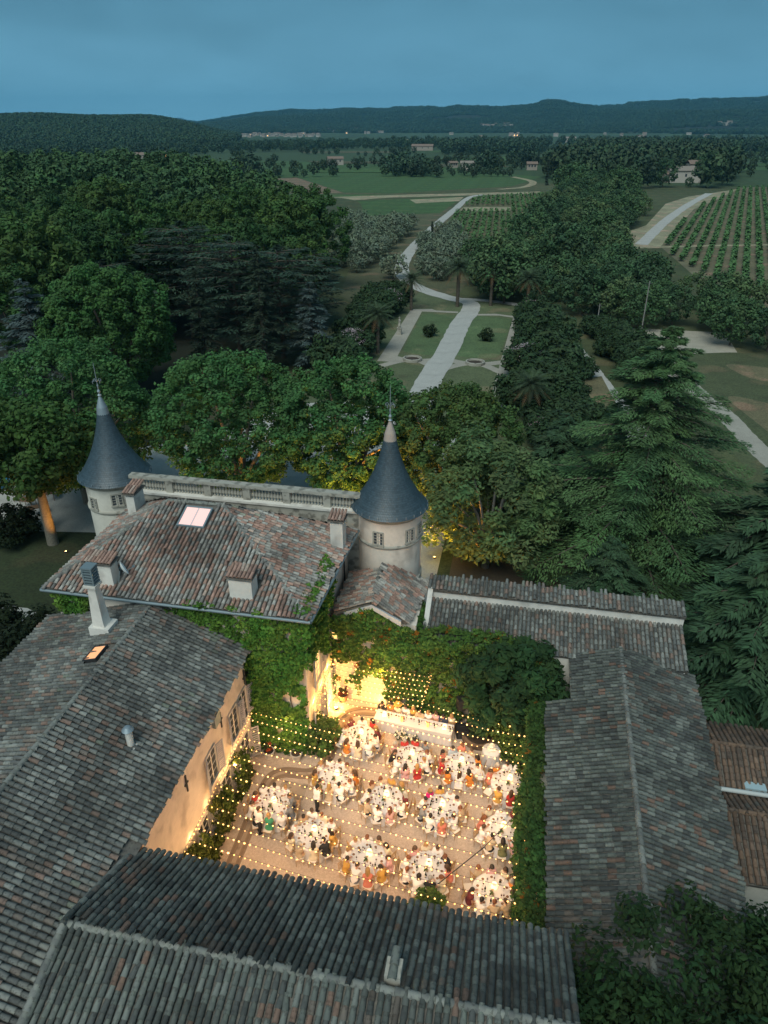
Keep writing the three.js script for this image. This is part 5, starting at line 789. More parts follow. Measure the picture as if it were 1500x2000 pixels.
// ------------------------------------------------------------------ the head table
{
  const c = W(-4.2, 0.02 / K, -30.86), ry = -0.095, hx = 2.36 * K, hz = 0.43 * K, H = 0.755, g = new Geo(), t = thing('head_table', 'long straight table under a white cloth facing the round tables', 'table', c, ry);
  part(t, 'tabletop', new Geo().box(-hx + 0.02, 0.70, -hz + 0.02, hx - 0.02, 0.74, hz - 0.02), M.wood); for (const [x, z] of [[-1, -1], [1, -1], [-1, 1], [1, 1]]) part(t, 'leg', new Geo().tube(V3(x * (hx - 0.1), 0, z * (hz - 0.08)), V3(x * (hx - 0.1), 0.70, z * (hz - 0.08)), 0.025, 0.025), M.iron);
  const per = []; const N = 240; for (let i = 0; i <= N; i++) { const s = i / N * (4 * hx + 4 * hz); let p, nrm; if (s < 2 * hx) { p = [-hx + s, hz]; nrm = [0, 1]; } else if (s < 2 * hx + 2 * hz) { p = [hx, hz - (s - 2 * hx)]; nrm = [1, 0]; } else if (s < 4 * hx + 2 * hz) { p = [hx - (s - 2 * hx - 2 * hz), -hz]; nrm = [0, -1]; } else { p = [-hx, -hz + (s - 4 * hx - 2 * hz)]; nrm = [-1, 0]; } per.push([p, nrm, 0.022 * Math.sin(s * 17) + 0.014 * Math.sin(s * 29 + 1)]); }
  const P = (i, k) => { const [p, n, f] = per[i], q = k / 4, o = q * f + q * q * 0.03; return V3(p[0] + n[0] * o, H - q * (H - 0.02), p[1] + n[1] * o); };
  for (let i = 0; i < N; i++) for (let k = 0; k < 4; k++) g.quad(P(i, k), P(i, k + 1), P(i + 1, k + 1), P(i + 1, k)); g.quad(V3(-hx, H, hz), V3(hx, H, hz), V3(hx, H, -hz), V3(-hx, H, -hz));
  const cl = part(scene, 'tablecloth', g, M.linen); cl.position.copy(c); cl.rotation.y = ry; tag(cl, 'long white cloth of the head table hanging in pleats to the ground', 'tablecloth');
  const loc = (x, yy, z) => V3(x, yy, z).applyAxisAngle(Y1, ry).add(c), R = rngOf(505);
  const ps = [['m1', 'black', 'dark', 'man in dark suit with white shirt at the left end of the head table'], ['w2', 'orange', 'dark', 'woman in orange dress, second from the left behind the head table'], ['w1', 'cream', 'blond', 'woman in cream dress with a yellow hat behind the head table'], ['m2', 'white', 'brown', 'man in white shirt left of the middle behind the head table'], ['w3', 'gold', 'blond', 'woman in gold dress at the middle of the head table'], ['m4', 'beige', 'brown', 'man in beige jacket right of the middle behind the head table'], ['w1', 'white', 'blond', 'woman in white dress behind the head table, fourth from its right end'], ['w2', 'pink', 'brown', 'woman in pale pink dress, third from the right of the head table'], ['m1', 'navy', 'dark', 'man in dark blue suit, second from the right of the head table'], ['w3', 'cream', 'blond', 'fair woman in cream dress at the right end of the head table']];
  ps.forEach(([f, col, hr, lb], i) => { const x = lerp(-hx + 0.25, hx - 0.2, i / 9), p = loc(x, 0, -hz - 0.26); person(f, p, ry + (R() - 0.5) * 0.4, { top: col, low: f[0] === 'w' ? col : 'black', hair: hr, skin: 0, jacket: ['black', 'navy', 'beige'].includes(col) }, lb); chair(loc(x, 0, -hz - 0.30), ry, 'gold wooden chair behind the long head table', 'chairs behind the head table');
    if (i === 2) { const hat = thing('sun_hat', 'round yellow hat worn by a guest behind the head table', 'hat', p.clone().add(V3(0, 1.32, 0.22))); part(hat, 'brim', new Geo().lathe([[0.22, 0], [0.12, 0.02], [0.12, 0.03], [0.22, 0.01]], 0, 0, 18), clothMat('gold')); part(hat, 'crown', new Geo().lathe([[0.12, 0.02], [0.10, 0.10], [0, 0.12]], 0, 0, 16), clothMat('gold')); }
  });
  for (let i = 0; i < 10; i++) { const x = lerp(-hx + 0.25, hx - 0.2, i / 9); ware('plate', loc(x, 0.76, -hz + 0.2), 'white dinner plate on the head table', 'plates on the head table'); ware('glass', loc(x + 0.18, 0.76, -0.02), 'wine glass on the head table', 'glasses on the head table'); if (i % 2) ware('bottle', loc(x + 0.08, 0.76, 0.1), 'dark wine bottle on the head table', 'bottles on the head table'); }
  for (const [x, w] of [[-0.6, 'left'], [0.75, 'right']]) { const l = thing('candle_lantern', `amber glass lantern on the ${w} half of the head table`, 'lantern', loc(x, 0.76, 0.12)); part(l, 'candle_glass', new Geo().lathe([[0.06, 0], [0.07, 0.05], [0.07, 0.26], [0.06, 0.28]], 0, 0, 14), mat([0.6, 0.3, 0.1], 0.3, { emissive: RGB(1, 0.42, 0.1), emissiveIntensity: 1.6 })); part(l, 'cap', new Geo().lathe([[0.06, 0.28], [0.02, 0.31], [0, 0.31]], 0, 0, 12), M.goldwood); lampAt(l, V3(0, 0.4, 0.02), 0.2, RGB(1, 0.66, 0.36), 4); }
  for (const [x, w] of [[-1.5, 'left end'], [1.6, 'right end']]) { const l = thing('table_lamp', `glowing lamp near the ${w} of the head table`, 'table lamp', loc(x, 0.76, 0.1)); part(l, 'lamp_foot', lampBase, M.goldwood); part(l, 'lamp_shade', shadeGeo, mat([0.9, 0.8, 0.6], 0.8, { emissive: RGB(1, 0.66, 0.32), emissiveIntensity: 1.4, side: THREE.DoubleSide })); lampAt(l, V3(0, 0.42, 0), 0.2, RGB(1, 0.68, 0.4), 5); }
  const fg = new Geo(), fs = new Geo(), Q = rngOf(8); for (let i = 0; i < 26; i++) { const p = V3((Q() - 0.5) * 1.1, 0.1 + Q() * 0.35, (Q() - 0.5) * 0.35); leaves(fg, p, 0.11, 14, 0.10, Q, [0.06, 0.10, 0.04]); leaves(fs, p.clone().add(V3(0, 0.10, 0.05)), 0.08, 20, 0.07, Q, [0.72, 0.68, 0.58], { flat: 0.5, long: 1 }); }
  const fl = thing('flower_arrangement', 'white and green flower arrangement on the ground before the head table', 'flowers', loc(-0.2, 0, hz + 0.28), ry); part(fl, 'greenery', fg, LEAF); part(fl, 'blossoms', fs, LEAF);
}
{ // cake table, speaker, pots, stone basin, waiters
  const p = W(0.45, 0.02 / K, -29.55), t = thing('cake_table', 'small round table with a long white cloth right of the head table', 'table', p), cg = clothGeo(0.42, 0.78, 8); part(t, 'tabletop', new Geo().lathe([[0.4, 0.72], [0.4, 0.76], [0, 0.76]], 0, 0, 24), M.wood); part(t, 'leg', new Geo().tube(V3(0, 0, 0), V3(0, 0.72, 0), 0.05, 0.05), M.iron);
  const q = part(scene, 'tablecloth', cg, M.linen); q.position.copy(p); tag(q, 'white cloth of the small cake table with long folds', 'tablecloth');
  const c = thing('wedding_cake', 'three tiered white cake on the small clothed table', 'cake', p.clone().add(V3(0, 0.785, 0))); [[0.2, 0, 0.14], [0.145, 0.14, 0.13], [0.09, 0.27, 0.12]].forEach(([r, y, h]) => part(c, 'tier', new Geo().lathe([[r, y], [r, y + h - 0.015], [r - 0.015, y + h], [0, y + h]], 0, 0, 24), mat([0.8, 0.76, 0.68], 0.7)));
  const dk = thing('round_side_table', 'small round white side table between the cake and the last back row table', 'side table', W(-0.05, 0.02 / K, -27.75)); part(dk, 'tabletop', new Geo().lathe([[0.3, 0.66], [0.3, 0.69], [0, 0.69]], 0, 0, 24), M.linen); part(dk, 'leg', new Geo().tube(V3(0, 0, 0), V3(0, 0.66, 0), 0.03, 0.03).lathe([[0.2, 0], [0.18, 0.02], [0, 0.03]], 0, 0, 16), M.white);
  const s = thing('loudspeaker', 'black loudspeaker on a stand right of the head table', 'loudspeaker', W(-1.55, 0.02 / K, -32.0), 0.4); part(s, 'cabinet', new Geo().box(-0.2, 1.15, -0.18, 0.2, 1.85, 0.18), M.dark); part(s, 'grille', new Geo().box(-0.18, 1.18, 0.18, 0.18, 1.82, 0.2), M.iron); part(s, 'pole', new Geo().tube(V3(0, 0, 0), V3(0, 1.15, 0), 0.02, 0.02), M.iron); for (let k = 0; k < 3; k++) { const a = k * 2.094; part(s, 'leg', new Geo().tube(V3(0, 0.5, 0), V3(0.4 * Math.cos(a), 0, 0.4 * Math.sin(a)), 0.014, 0.014), M.iron); }
  const sb = thing('bass_speaker', 'black bass speaker box on the ground beside the right end of the head table', 'loudspeaker', W(-1.35, 0.02 / K, -31.25), 0.3); part(sb, 'cabinet', new Geo().box(-0.3, 0, -0.28, 0.3, 0.55, 0.28), M.dark); part(sb, 'grille', new Geo().box(-0.27, 0.04, 0.28, 0.27, 0.51, 0.3), M.iron); part(sb, 'handle', new Geo().tube(V3(-0.1, 0.57, 0), V3(0.1, 0.57, 0), 0.012, 0.012), M.iron);
  const pot = new Geo().lathe([[0.19, 0], [0.27, 0.36], [0.30, 0.38], [0.30, 0.44], [0.26, 0.44], [0.25, 0.38]], 0, 0, 20).get(), soil = new Geo().lathe([[0.255, 0.39], [0, 0.40]], 0, 0, 16).get();
  [['potted plant with red flowers left of the two pots under the ivy wall', W(-12.08, 0.02, -27.45), M.white, [0.35, 0.08, 0.03]], ['empty pale pot right of the two pots under the ivy wall', W(-10.47, 0.02, -27.6), M.white, null], ['terracotta pot with reddish plant in the far corner beside the lit door', W(-9.0, 0.02, -32.75), M.terracotta, [0.22, 0.05, 0.02]]].forEach(([lb, ps, m, col], i) => { const o = thing('plant_pot', lb, 'plant pot', ps); part(o, 'pot', pot, m); part(o, 'soil', soil, M.soil); if (col) { const g = new Geo(), R = rngOf(60 + i); for (let k = 0; k < 10; k++) leaves(g, V3((R() - 0.5) * 0.35, 0.5 + R() * 0.3, (R() - 0.5) * 0.35), 0.1, 14, 0.09, R, k % 2 ? col : [0.05, 0.08, 0.03]); part(o, 'foliage', g, LEAF); } });
  const b = thing('stone_basin', 'round brick edged planting bed behind the right end of the head table', 'planter', W(-0.35, 0.02 / K, -31.2)); part(b, 'brick_edge', new Geo().lathe([[0.85, 0], [0.85, 0.3], [0.7, 0.3], [0.68, 0.2]], 0, 0, 32), M.brick); part(b, 'soil', new Geo().lathe([[0.68, 0.22], [0, 0.25]], 0, 0, 20), M.soil); { const g = new Geo(), R = rngOf(88); for (let k = 0; k < 14; k++) leaves(g, V3((R() - 0.5) * 0.8, 0.4 + R() * 0.3, (R() - 0.5) * 0.8), 0.14, 16, 0.12, R, [0.05, 0.08, 0.03]); part(b, 'foliage', g, LEAF); }
  const mk = (seed, h, r) => broadTree({ seed, h, r, base: 0.05, clumps: 34, per: 70, leaf: 0.12, clump: 0.34, trunkR: 0.05, limbs: 3, col: [0.075, 0.13, 0.03] });
  treeThing('shrub', 'rounded green shrub at the corner of the ivy wall and the pink wall', 'shrub', mk(5, 2.0, 0.95), W(-9.25, 0, -28.6)); treeThing('shrub', 'green shrub poking above the eave of the nearest roof below the tables', 'shrub', mk(6, 2.2, 0.8), W(-1.7, 0, -19.1)); treeThing('shrub', 'small shrub by the back wall beside the loudspeaker', 'shrub', mk(7, 1.3, 0.8), W(-2.4, 0, -32.4)); treeThing('shrub', 'dark shrub in the far right corner behind the cake table', 'shrub', mk(8, 2.0, 1.1), W(1.3, 0, -31.3)); treeThing('shrub', 'low shrub behind the cake table under the strings', 'shrub', mk(9, 1.5, 0.9), W(2.0, 0, -29.9));
  person('s1', at(619, 1583, 0.02), 2.4, { top: 'white', low: 'black', hair: 'dark', skin: 0 }, 'standing waiter in white shirt and black trousers left of the middle row first table');
  person('s1', W(-10.9, 0.02 / K, -22.55), 2.7, { top: 'white', low: 'black', hair: 'brown', skin: 0 }, 'standing man with braces and black trousers at the near side of the lone left table');
}

// ------------------------------------------------------------------ the plane trees and their neighbours before the house
const PLANE = [[101, 14.4, 6.9], [102, 14.2, 6.1], [103, 15.4, 7.4]].map(([seed, h, r]) => broadTree({ seed, h: h * K, r: r * K, base: 0.13, clumps: 430, per: 95, leaf: 0.185, clump: 0.10, lobes: 0.15, trunkR: 0.38, limbs: 8, col: [0.066, 0.158, 0.050], inner: 0.2, long: 1.2 }));
const planeTree = (k, label, x, z, o) => treeThing('plane_tree', label, 'plane tree', PLANE[k], W(x, 0, z), { bark: M.planeBark, ...o });
planeTree(0, 'large round plane tree behind the left part of the balustrade', -25.2, -57.2, { turn: 1, s: 1.12, sy: 0.93 });
planeTree(1, 'round plane tree behind and left of the right tower spire', -14.8, -58.6, { turn: 2, s: 1.13, sy: 0.92 });
planeTree(2, 'big dark plane tree behind the left tower spire', -39.6, -54.2, { turn: 4, s: 1.1, sy: 0.94 });
planeTree(1, 'plane tree at the far left edge beside the left tower', -54, -56, { turn: 0.5, s: 1.0 });
{
  const dk = broadTree({ seed: 110, h: 13.3 * K, r: 6.2 * K, base: 0.12, clumps: 400, per: 95, leaf: 0.185, clump: 0.105, lobes: 0.15, trunkR: 0.36, col: [0.072, 0.125, 0.036], inner: 0.2, long: 1.2 });
  treeThing('plane_tree', 'darker olive green plane tree behind the right tower spire', 'plane tree', dk, W(-4.7, 0, -57.2), { bark: M.planeBark });
  const big = broadTree({ seed: 111, h: 17.6 * K, r: 8.6 * K, base: 0.12, clumps: 420, per: 85, leaf: 0.25, clump: 0.10, lobes: 0.15, trunkR: 0.5, col: [0.056, 0.132, 0.036], inner: 0.2 });
  treeThing('chestnut_tree', 'tall dome shaped tree standing above the plane trees on the left', 'tree', big, W(-51.4, 0, -82.5));
  const pale = broadTree({ seed: 112, h: 11.6 * K, r: 5.4 * K, base: 0.1, clumps: 80, per: 190, leaf: 0.16, clump: 0.21, lobes: 0.35, trunkR: 0.3, limbs: 14, col: [0.105, 0.165, 0.062], flat: 0.5, inner: 0.2, long: 2.4 });
  treeThing('locust_tree', 'pale feathery tree with bare silver limbs right of the right tower', 'tree', pale, W(-1.25, 0, -50.0), { bark: M.paleBark });
  const c = broadTree({ seed: 113, h: 6.6 * K, r: 2.95 * K, base: 0.2, clumps: 62, per: 150, leaf: 0.2, clump: 0.26, lobes: 0.22, trunkR: 0.16, col: [0.036, 0.076, 0.026], inner: 0.15, long: 2.2 });
  treeThing('courtyard_tree', 'dense dark round tree in the back right corner of the courtyard', 'tree', c, W(1.35, 0, -31.9));
  const ced = layeredTree({ seed: 120, h: 19.6 * K, r: 10.6 * K, col: [0.062, 0.128, 0.042], tiers: 24, per: 9, start: 0.05, droop: 0.07, spray: 700, leaf: 0.21, shape: 0.78, trunkR: 0.45 });
  treeThing('cedar_tree', 'huge green cedar with drooping level branches right of the house', 'cedar', ced, W(10.4, 0, -52.9), { leaf: NEEDLE });
  const low = layeredTree({ seed: 121, h: 11 * K, r: 7.2 * K, col: [0.036, 0.080, 0.034], tiers: 17, per: 7, start: 0.06, droop: 0.12, spray: 300, leaf: 0.34, shape: 0.8 });
  treeThing('cedar_tree', 'dark cedar at the right edge behind the low east wing', 'cedar', low, W(19.5, 0, -47.5), { leaf: NEEDLE, s: 1.2 }); treeThing('cedar_tree', 'dark cedar between the huge cedar and the brown outbuildings', 'cedar', low, W(16.2, 0, -38.6), { leaf: NEEDLE, turn: 2, s: 1.0 }); treeThing('cedar_tree', 'spreading cedar just left of the huge cedar', 'cedar', low, W(4.4, 0, -58.5), { leaf: NEEDLE, turn: 3, s: 0.95 }); treeThing('cedar_tree', 'low cedar below the huge cedar behind the long pale wall', 'cedar', low, W(7.6, 0, -44.8), { leaf: NEEDLE, turn: 4, s: 0.62 });
  const br = [[131, 8.6, 4.6], [132, 7.4, 3.9]].map(([seed, h, r]) => broadTree({ seed, h: h * K, r: r * K, base: 0.2, clumps: 95, per: 190, leaf: 0.125, clump: 0.2, lobes: 0.3, trunkR: 0.2, limbs: 12, col: [0.026, 0.056, 0.018], inner: 0.2, long: 1.9 }));
  for (const [k, x, z, s, tn, lb] of [[0, 8.6, -14.4, 1, 0, 'dark bushy tree covering the near end of the east wing roof'], [1, 5.2, -12.6, 1, 2, 'dark tree beside the right gable of the nearest roof'], [0, 12.6, -15.2, 0.95, 4, 'dark tree at the right edge below the brown outbuildings'], [1, 9.0, -10.3, 1, 1, 'dark tree at the lower right corner'], [1, 12.2, -11.4, 1.05, 5, 'dark tree in the far lower right corner by the frame edge'], [1, 4.9, -15.4, 0.62, 3, 'small dark tree between the ivy hedge and the nearest roof']]) treeThing('bushy_tree', lb, 'tree', br[k], W(x, 0, z), { turn: tn, s });
  // the lawn on the left
  const mown = broadTree({ seed: 140, h: 3.0 * K, r: 2.6 * K, base: 0.02, clumps: 50, per: 120, leaf: 0.16, clump: 0.25, lobes: 0.1, trunkR: 0.1, limbs: 3, col: [0.018, 0.030, 0.012] });
  treeThing('clipped_bush', 'round clipped dark bush on the left lawn beside the plane trunk', 'bush', mown, W(-42.3, 0, -46.3)); treeThing('clipped_bush', 'dark bushes beside the west wing roof at the left edge', 'bush', mown, W(-30.5, 0, -31.2), { s: 1.35, turn: 2 }); treeThing('clipped_bush', 'dark bush at the left edge below the gravel path', 'bush', mown, W(-33.6, 0, -31.6), { s: 1.3, turn: 4 }); treeThing('clipped_bush', 'dark shrub against the left side of the west wing', 'bush', mown, W(-28, 0, -29), { s: 1.3, turn: 1 }); treeThing('clipped_bush', 'lowest dark shrub at the left edge beside the west wing', 'bush', mown, W(-29.8, 0, -27.2), { s: 1.3, turn: 5 });
  const lean = broadTree({ seed: 141, h: 13 * K, r: 5.6 * K, base: 0.42, clumps: 80, per: 150, leaf: 0.25, clump: 0.22, lobes: 0.2, trunkR: 0.42, col: [0.060, 0.115, 0.028], inner: 0.2 });
  treeThing('plane_tree', 'plane tree whose pale trunk stands on the left lawn beside the clipped bush', 'plane tree', lean, W(-38.4, 0, -46.6), { bark: M.planeBark, turn: 2 });
  const tb = new Geo(); for (const [dx, dz] of [[0, 0], [1.6, -1.2], [-1.8, 1], [0.6, 1.4]]) tb.box(dx - 0.5, 0.66, dz - 0.3, dx + 0.5, 0.72, dz + 0.3).box(dx - 0.05, 0, dz - 0.05, dx + 0.05, 0.66, dz + 0.05);
  [[-44.6, -52.2], [-43.0, -51.0], [-46.2, -53.4], [-43.6, -54.2]].forEach(([x, z], i) => { const t = thing('garden_table', ['dark garden table nearest the clipped bush on the left gravel', 'dark garden table right of the others on the left gravel', 'dark garden table at the left edge of the gravel', 'dark garden table farthest back on the left gravel'][i], 'table', W(x, 0, z), i * 0.7); part(t, 'top', new Geo().box(-0.6, 0.68, -0.35, 0.6, 0.73, 0.35), M.wood); for (const [a, b] of [[-0.5, -0.28], [0.5, -0.28], [-0.5, 0.28], [0.5, 0.28]]) part(t, 'leg', new Geo().tube(V3(a, 0, b), V3(a, 0.68, b), 0.025, 0.025), M.wood); });
  const tarp = thing('pool_cover', 'bright blue pool cover glimpsed under the plane trees at the left edge', 'pool cover', W(-52.5, 0, -56.5)); part(tarp, 'sheet', new Geo().box(-2.6, 0, -1.6, 2.6, 0.5, 1.6), mat([0.05, 0.30, 0.55], 0.4)); part(tarp, 'rim', new Geo().box(-2.75, 0, -1.75, 2.75, 0.35, -1.6).box(-2.75, 0, 1.6, 2.75, 0.35, 1.75), M.white);
  // garden shrubs, palms, oleanders
  const bush = broadTree({ seed: 150, h: 1.7, r: 1.1, base: 0.02, clumps: 26, per: 46, leaf: 0.16, clump: 0.34, trunkR: 0.06, limbs: 2, col: [0.030, 0.050, 0.020] });
  treeThing('topiary_bush', 'small dark round bush in the middle of the left lawn', 'bush', bush, W(-15.6, 0, -121.5)); treeThing('topiary_bush', 'small dark round bush in the middle of the right lawn', 'bush', bush, W(-5.9, 0, -120.5), { turn: 1 });
  const ol = broadTree({ seed: 151, h: 3.6, r: 2.6, base: 0.03, clumps: 46, per: 80, leaf: 0.24, clump: 0.3, lobes: 0.25, trunkR: 0.08, limbs: 3, col: [0.040, 0.072, 0.030], long: 2 }), blo = new Geo(), Q = rngOf(19); for (let i = 0; i < 60; i++) { const a = Q() * 6.28, r = 2.4 * Math.sqrt(Q()); leaves(blo, V3(Math.cos(a) * r, 2.0 + 1.5 * (1 - r * r / 6.5), Math.sin(a) * r), 0.32, 12, 0.13, Q, [0.52, 0.42, 0.46], { flat: 0.5, long: 1 }); } const bl = blo.get();
  const oleander = (px, py, s, label, flower = true, col) => { const t = treeThing(flower ? 'oleander' : 'garden_shrub', label, flower ? 'flowering shrub' : 'shrub', ol, at(px, py, 0), { s, turn: px }); if (flower) part(t, 'blossoms', bl, leafMat(col || [1, 1, 1])); return t; };
  oleander(1030, 735, 1.15, 'oleander with white blossoms right of the garden path'); oleander(1036, 632, 1.0, 'oleander with faded pink blossoms under the far right palm', true, [0.75, 0.55, 0.62]); oleander(758, 612, 1.1, 'oleander with white blossoms left of the garden lawns'); oleander(690, 700, 1.1, 'oleander with a few pale blossoms above the plane trees'); oleander(1070, 870, 0.9, 'oleander with pale blossoms in front of the cedar', true, [0.8, 0.65, 0.72]);
  [[1050, 650, 1.3], [1070, 690, 1.5], [1050, 700, 1.3], [1075, 740, 1.4], [1020, 800, 1.2], [1050, 790, 1.3], [1085, 800, 1.2], [1135, 738, 0.7], [1045, 670, 1.2], [1090, 765, 1.1], [1060, 830, 1.0], [1105, 835, 1.0], [1140, 860, 1.0], [1090, 880, 1.1], [1170, 850, 0.9]].forEach(([x, y, s], i) => oleander(x, y, s, 'green shrub in the broad bank of shrubs right of the garden lawns', false).userData.group = 'shrubs right of the lawns');
  [[735, 620, 1.3], [715, 640, 1.2], [745, 600, 1.2], [700, 680, 1.3], [780, 590, 0.9], [660, 730, 1.3], [770, 588, 1.0]].forEach(([x, y, s]) => oleander(x, y, s, 'green shrub in the loose border left of the garden lawns', false).userData.group = 'shrubs left of the lawns');
  [[1178, 662, 0.9], [1195, 680, 0.9], [1220, 705, 1.0], [1160, 652, 0.8], [1236, 702, 1.1], [1240, 728, 1.0], [1200, 668, 0.9], [1245, 745, 1.0], [1185, 695, 0.7], [1262, 735, 0.9]].forEach(([x, y, s]) => oleander(x, y, s, 'green shrub between the right gravel track and the clearing', false).userData.group = 'shrubs beside the right track');
  const pg = new Geo(), pt = new Geo(), R = rngOf(161); for (let i = 0; i < 9; i++) pt.tube(V3(0, i * 0.6 - 0.1, 0), V3(0, i * 0.6 + 0.5, 0), 0.30, 0.24, 8); pt.tube(V3(0, 5.2, 0), V3(0, 5.9, 0), 0.3, 0.42, 8);
  for (let i = 0; i < 54; i++) { const a = i * 2.4, el = lerp(1.25, -0.5, i / 54), L = 2.5 + R() * 0.6, d = V3(Math.cos(a), 0, Math.sin(a)), s = V3(-d.z, 0, d.x), P = (q) => V3(0, 5.8, 0).addScaledVector(d, L * q * Math.cos(el * (1 - 0.3 * q))).add(V3(0, L * q * Math.sin(el) - 1.1 * q * q, 0)); const v = 0.7 + 0.6 * R(), br2 = i > 46 ? [0.12, 0.07, 0.03] : [0.045 * v, 0.072 * v, 0.032 * v]; pg.col = br2; for (let m = 1; m < 15; m++) { const q = m / 15, p = P(q), t = P(q + 0.03).sub(P(q)).normalize(), w = 0.55 * Math.sin(Math.PI * Math.min(1, q * 0.85 + 0.12)); for (const sd of [-1, 1]) { const tip = p.clone().addScaledVector(s, sd * w).addScaledVector(t, 0.3).add(V3(0, -0.12, 0)); pg.tri(p.clone().addScaledVector(t, -0.05), p.clone().addScaledVector(t, 0.07), tip); } } pg.tube(P(0), P(0.9), 0.025, 0.008, 3); }
  const palm = { crown: pg.get(), trunk: pt.get() };
  for (const [x, y, s, lb] of [[803, 606, 0.86, 'palm standing left of the bend of the drive'], [893, 599, 1.1, 'tall palm just left of the bend of the drive'], [958, 597, 1.0, 'palm behind the right end of the lawns'], [1028, 612, 0.95, 'palm with brown lower fronds at the right of the lawns'], [738, 690, 0.9, 'palm left of the near end of the left lawn'], [1030, 835, 0.8, 'palm between the dark plane tree and the cedar']]) treeThing('palm_tree', lb, 'palm', palm, at(x, y, 0), { leaf: NEEDLE, s, turn: x });
  const pole = (x, y, h, lb) => { const t = thing('utility_pole', lb, 'pole', at(x, y, 0)); part(t, 'post', new Geo().tube(V3(0, 0, 0), V3(0, h, 0), 0.11, 0.07, 7), M.paleBark); part(t, 'bracket', new Geo().box(-0.4, h - 0.35, -0.04, 0.4, h - 0.27, 0.04), M.iron); };
  pole(1245, 690, 9.5, 'tall slender pole beside the clearing behind the cedar'); pole(1163, 655, 4.6, 'shorter pole among the shrubs beside the right track'); pole(1132, 438, 7, 'thin pole in the vineyard before the dark wood');
}
{ // the statue on its plinth by the left garden path, a stone bench-like kerb
  const t = thing('garden_statue', 'small pale statue on a plinth left of the left garden path', 'statue', at(780, 653, 0)); part(t, 'plinth', new Geo().box(-0.3, 0, -0.3, 0.3, 0.9, 0.3).box(-0.36, 0.9, -0.36, 0.36, 1.0, 0.36), M.stone); part(t, 'figure', new Geo().lathe([[0.2, 1.0], [0.24, 1.3], [0.16, 1.7], [0.22, 2.05], [0.1, 2.25], [0.13, 2.4], [0.1, 2.55], [0, 2.6]], 0, 0, 12), M.stone);
}
// ------------------------------------------------------------------ woods, groves, vineyards
function scatter(poly, gap, seed, fn, lift2 = 0) {
  const g = poly.map(([x, y]) => ground(x, y, lift2)), f = g.map((p) => [p.x, p.z]), R = rngOf(seed), x0 = Math.min(...f.map((q) => q[0])), x1 = Math.max(...f.map((q) => q[0])), z0 = Math.min(...f.map((q) => q[1])), z1 = Math.max(...f.map((q) => q[1])), out = [];
  for (let z = z0; z < z1; z += gap) for (let x = x0; x < x1; x += gap) { const X = x + (R() - 0.5) * gap * 0.9, Z = z + (R() - 0.5) * gap * 0.9; if (inside([X, Z], f)) out.push(V3(X, terrain(X, Z), Z)); }
  out.sort((a, b) => a.lengthSq() - b.lengthSq()); out.forEach((p, i) => fn(p, R, i)); return out;
}
const visible = (p, h) => { const q = project(V3(p.x, p.y + h, p.z)); return q[2] > 0 && q[0] > -90 && q[0] < 1590; };
const PINE = [0, 1, 2].map((i) => broadTree({ seed: 200 + i, h: 13.5, r: 4.0, base: 0.28, clumps: 50, per: 95, leaf: 0.28, clump: 0.22, lobes: 0.55, trunkR: 0.22, limbs: 3, col: [[0.052, 0.112, 0.030], [0.038, 0.088, 0.026], [0.072, 0.130, 0.034]][i], inner: 0.1, long: 2.2 }));
const PINEFAR = [0, 1].map((i) => broadTree({ seed: 210 + i, h: 13, r: 4.2, base: 0.25, clumps: 34, per: 34, leaf: 0.52, clump: 0.24, lobes: 0.55, trunkR: 0.22, limbs: 1, col: [[0.050, 0.104, 0.030], [0.036, 0.082, 0.027]][i], inner: 0.05, long: 1.6 }));
const OAK = [0, 1, 2].map((i) => broadTree({ seed: 220 + i, h: 9.5, r: 4.6, base: 0.12, clumps: 44, per: 56, leaf: 0.40, clump: 0.26, lobes: 0.28, trunkR: 0.2, limbs: 2, col: [[0.046, 0.098, 0.034], [0.036, 0.078, 0.030], [0.068, 0.112, 0.042]][i], inner: 0.05 }));
const DARKCED = [0, 1].map((i) => layeredTree({ seed: 230 + i, h: 15, r: 8, col: [0.022, 0.048, 0.028], tiers: 13, per: 7, start: 0.2, droop: 0.02, spray: 100, leaf: 0.55, top: 1, wide: 0.4 }));
const OLIVE = [0, 1].map((i) => broadTree({ seed: 240 + i, h: 4.6, r: 2.5, base: 0.15, clumps: 24, per: 34, leaf: 0.30, clump: 0.34, lobes: 0.25, trunkR: 0.16, limbs: 2, col: [[0.135, 0.165, 0.110], [0.110, 0.142, 0.094]][i], inner: 0.05, long: 2 }));
const farUnit = [0, 1].map((i) => { const g = new Geo(), R = rngOf(250 + i); for (let k = 0; k < 12; k++) { const a = k * 2.4, z = 1 - 2 * (k + 0.5) / 12, s = Math.sqrt(1 - z * z); leaves(g, V3(Math.cos(a) * s * 3, 5 + z * 3, Math.sin(a) * s * 3), 1.7, 14, 1.25, R, tone([1, 1, 1], R), { long: 1.2 }); } return g.get(); });
const massLists = {}; function mass(key, col, p, s, R, sy = 1) { const m = massLists[key] ??= { g: [[], []], c: [[], []] }; const k = R() < 0.5 ? 0 : 1, v = 0.7 + 0.6 * R(); m.g[k].push(M4(p, new THREE.Quaternion().setFromAxisAngle(Y1, R() * 6), V3(s, s * sy, s))); m.c[k].push(RGB(col[0] * v, col[1] * v, col[2] * v * (0.85 + 0.3 * R()))); }
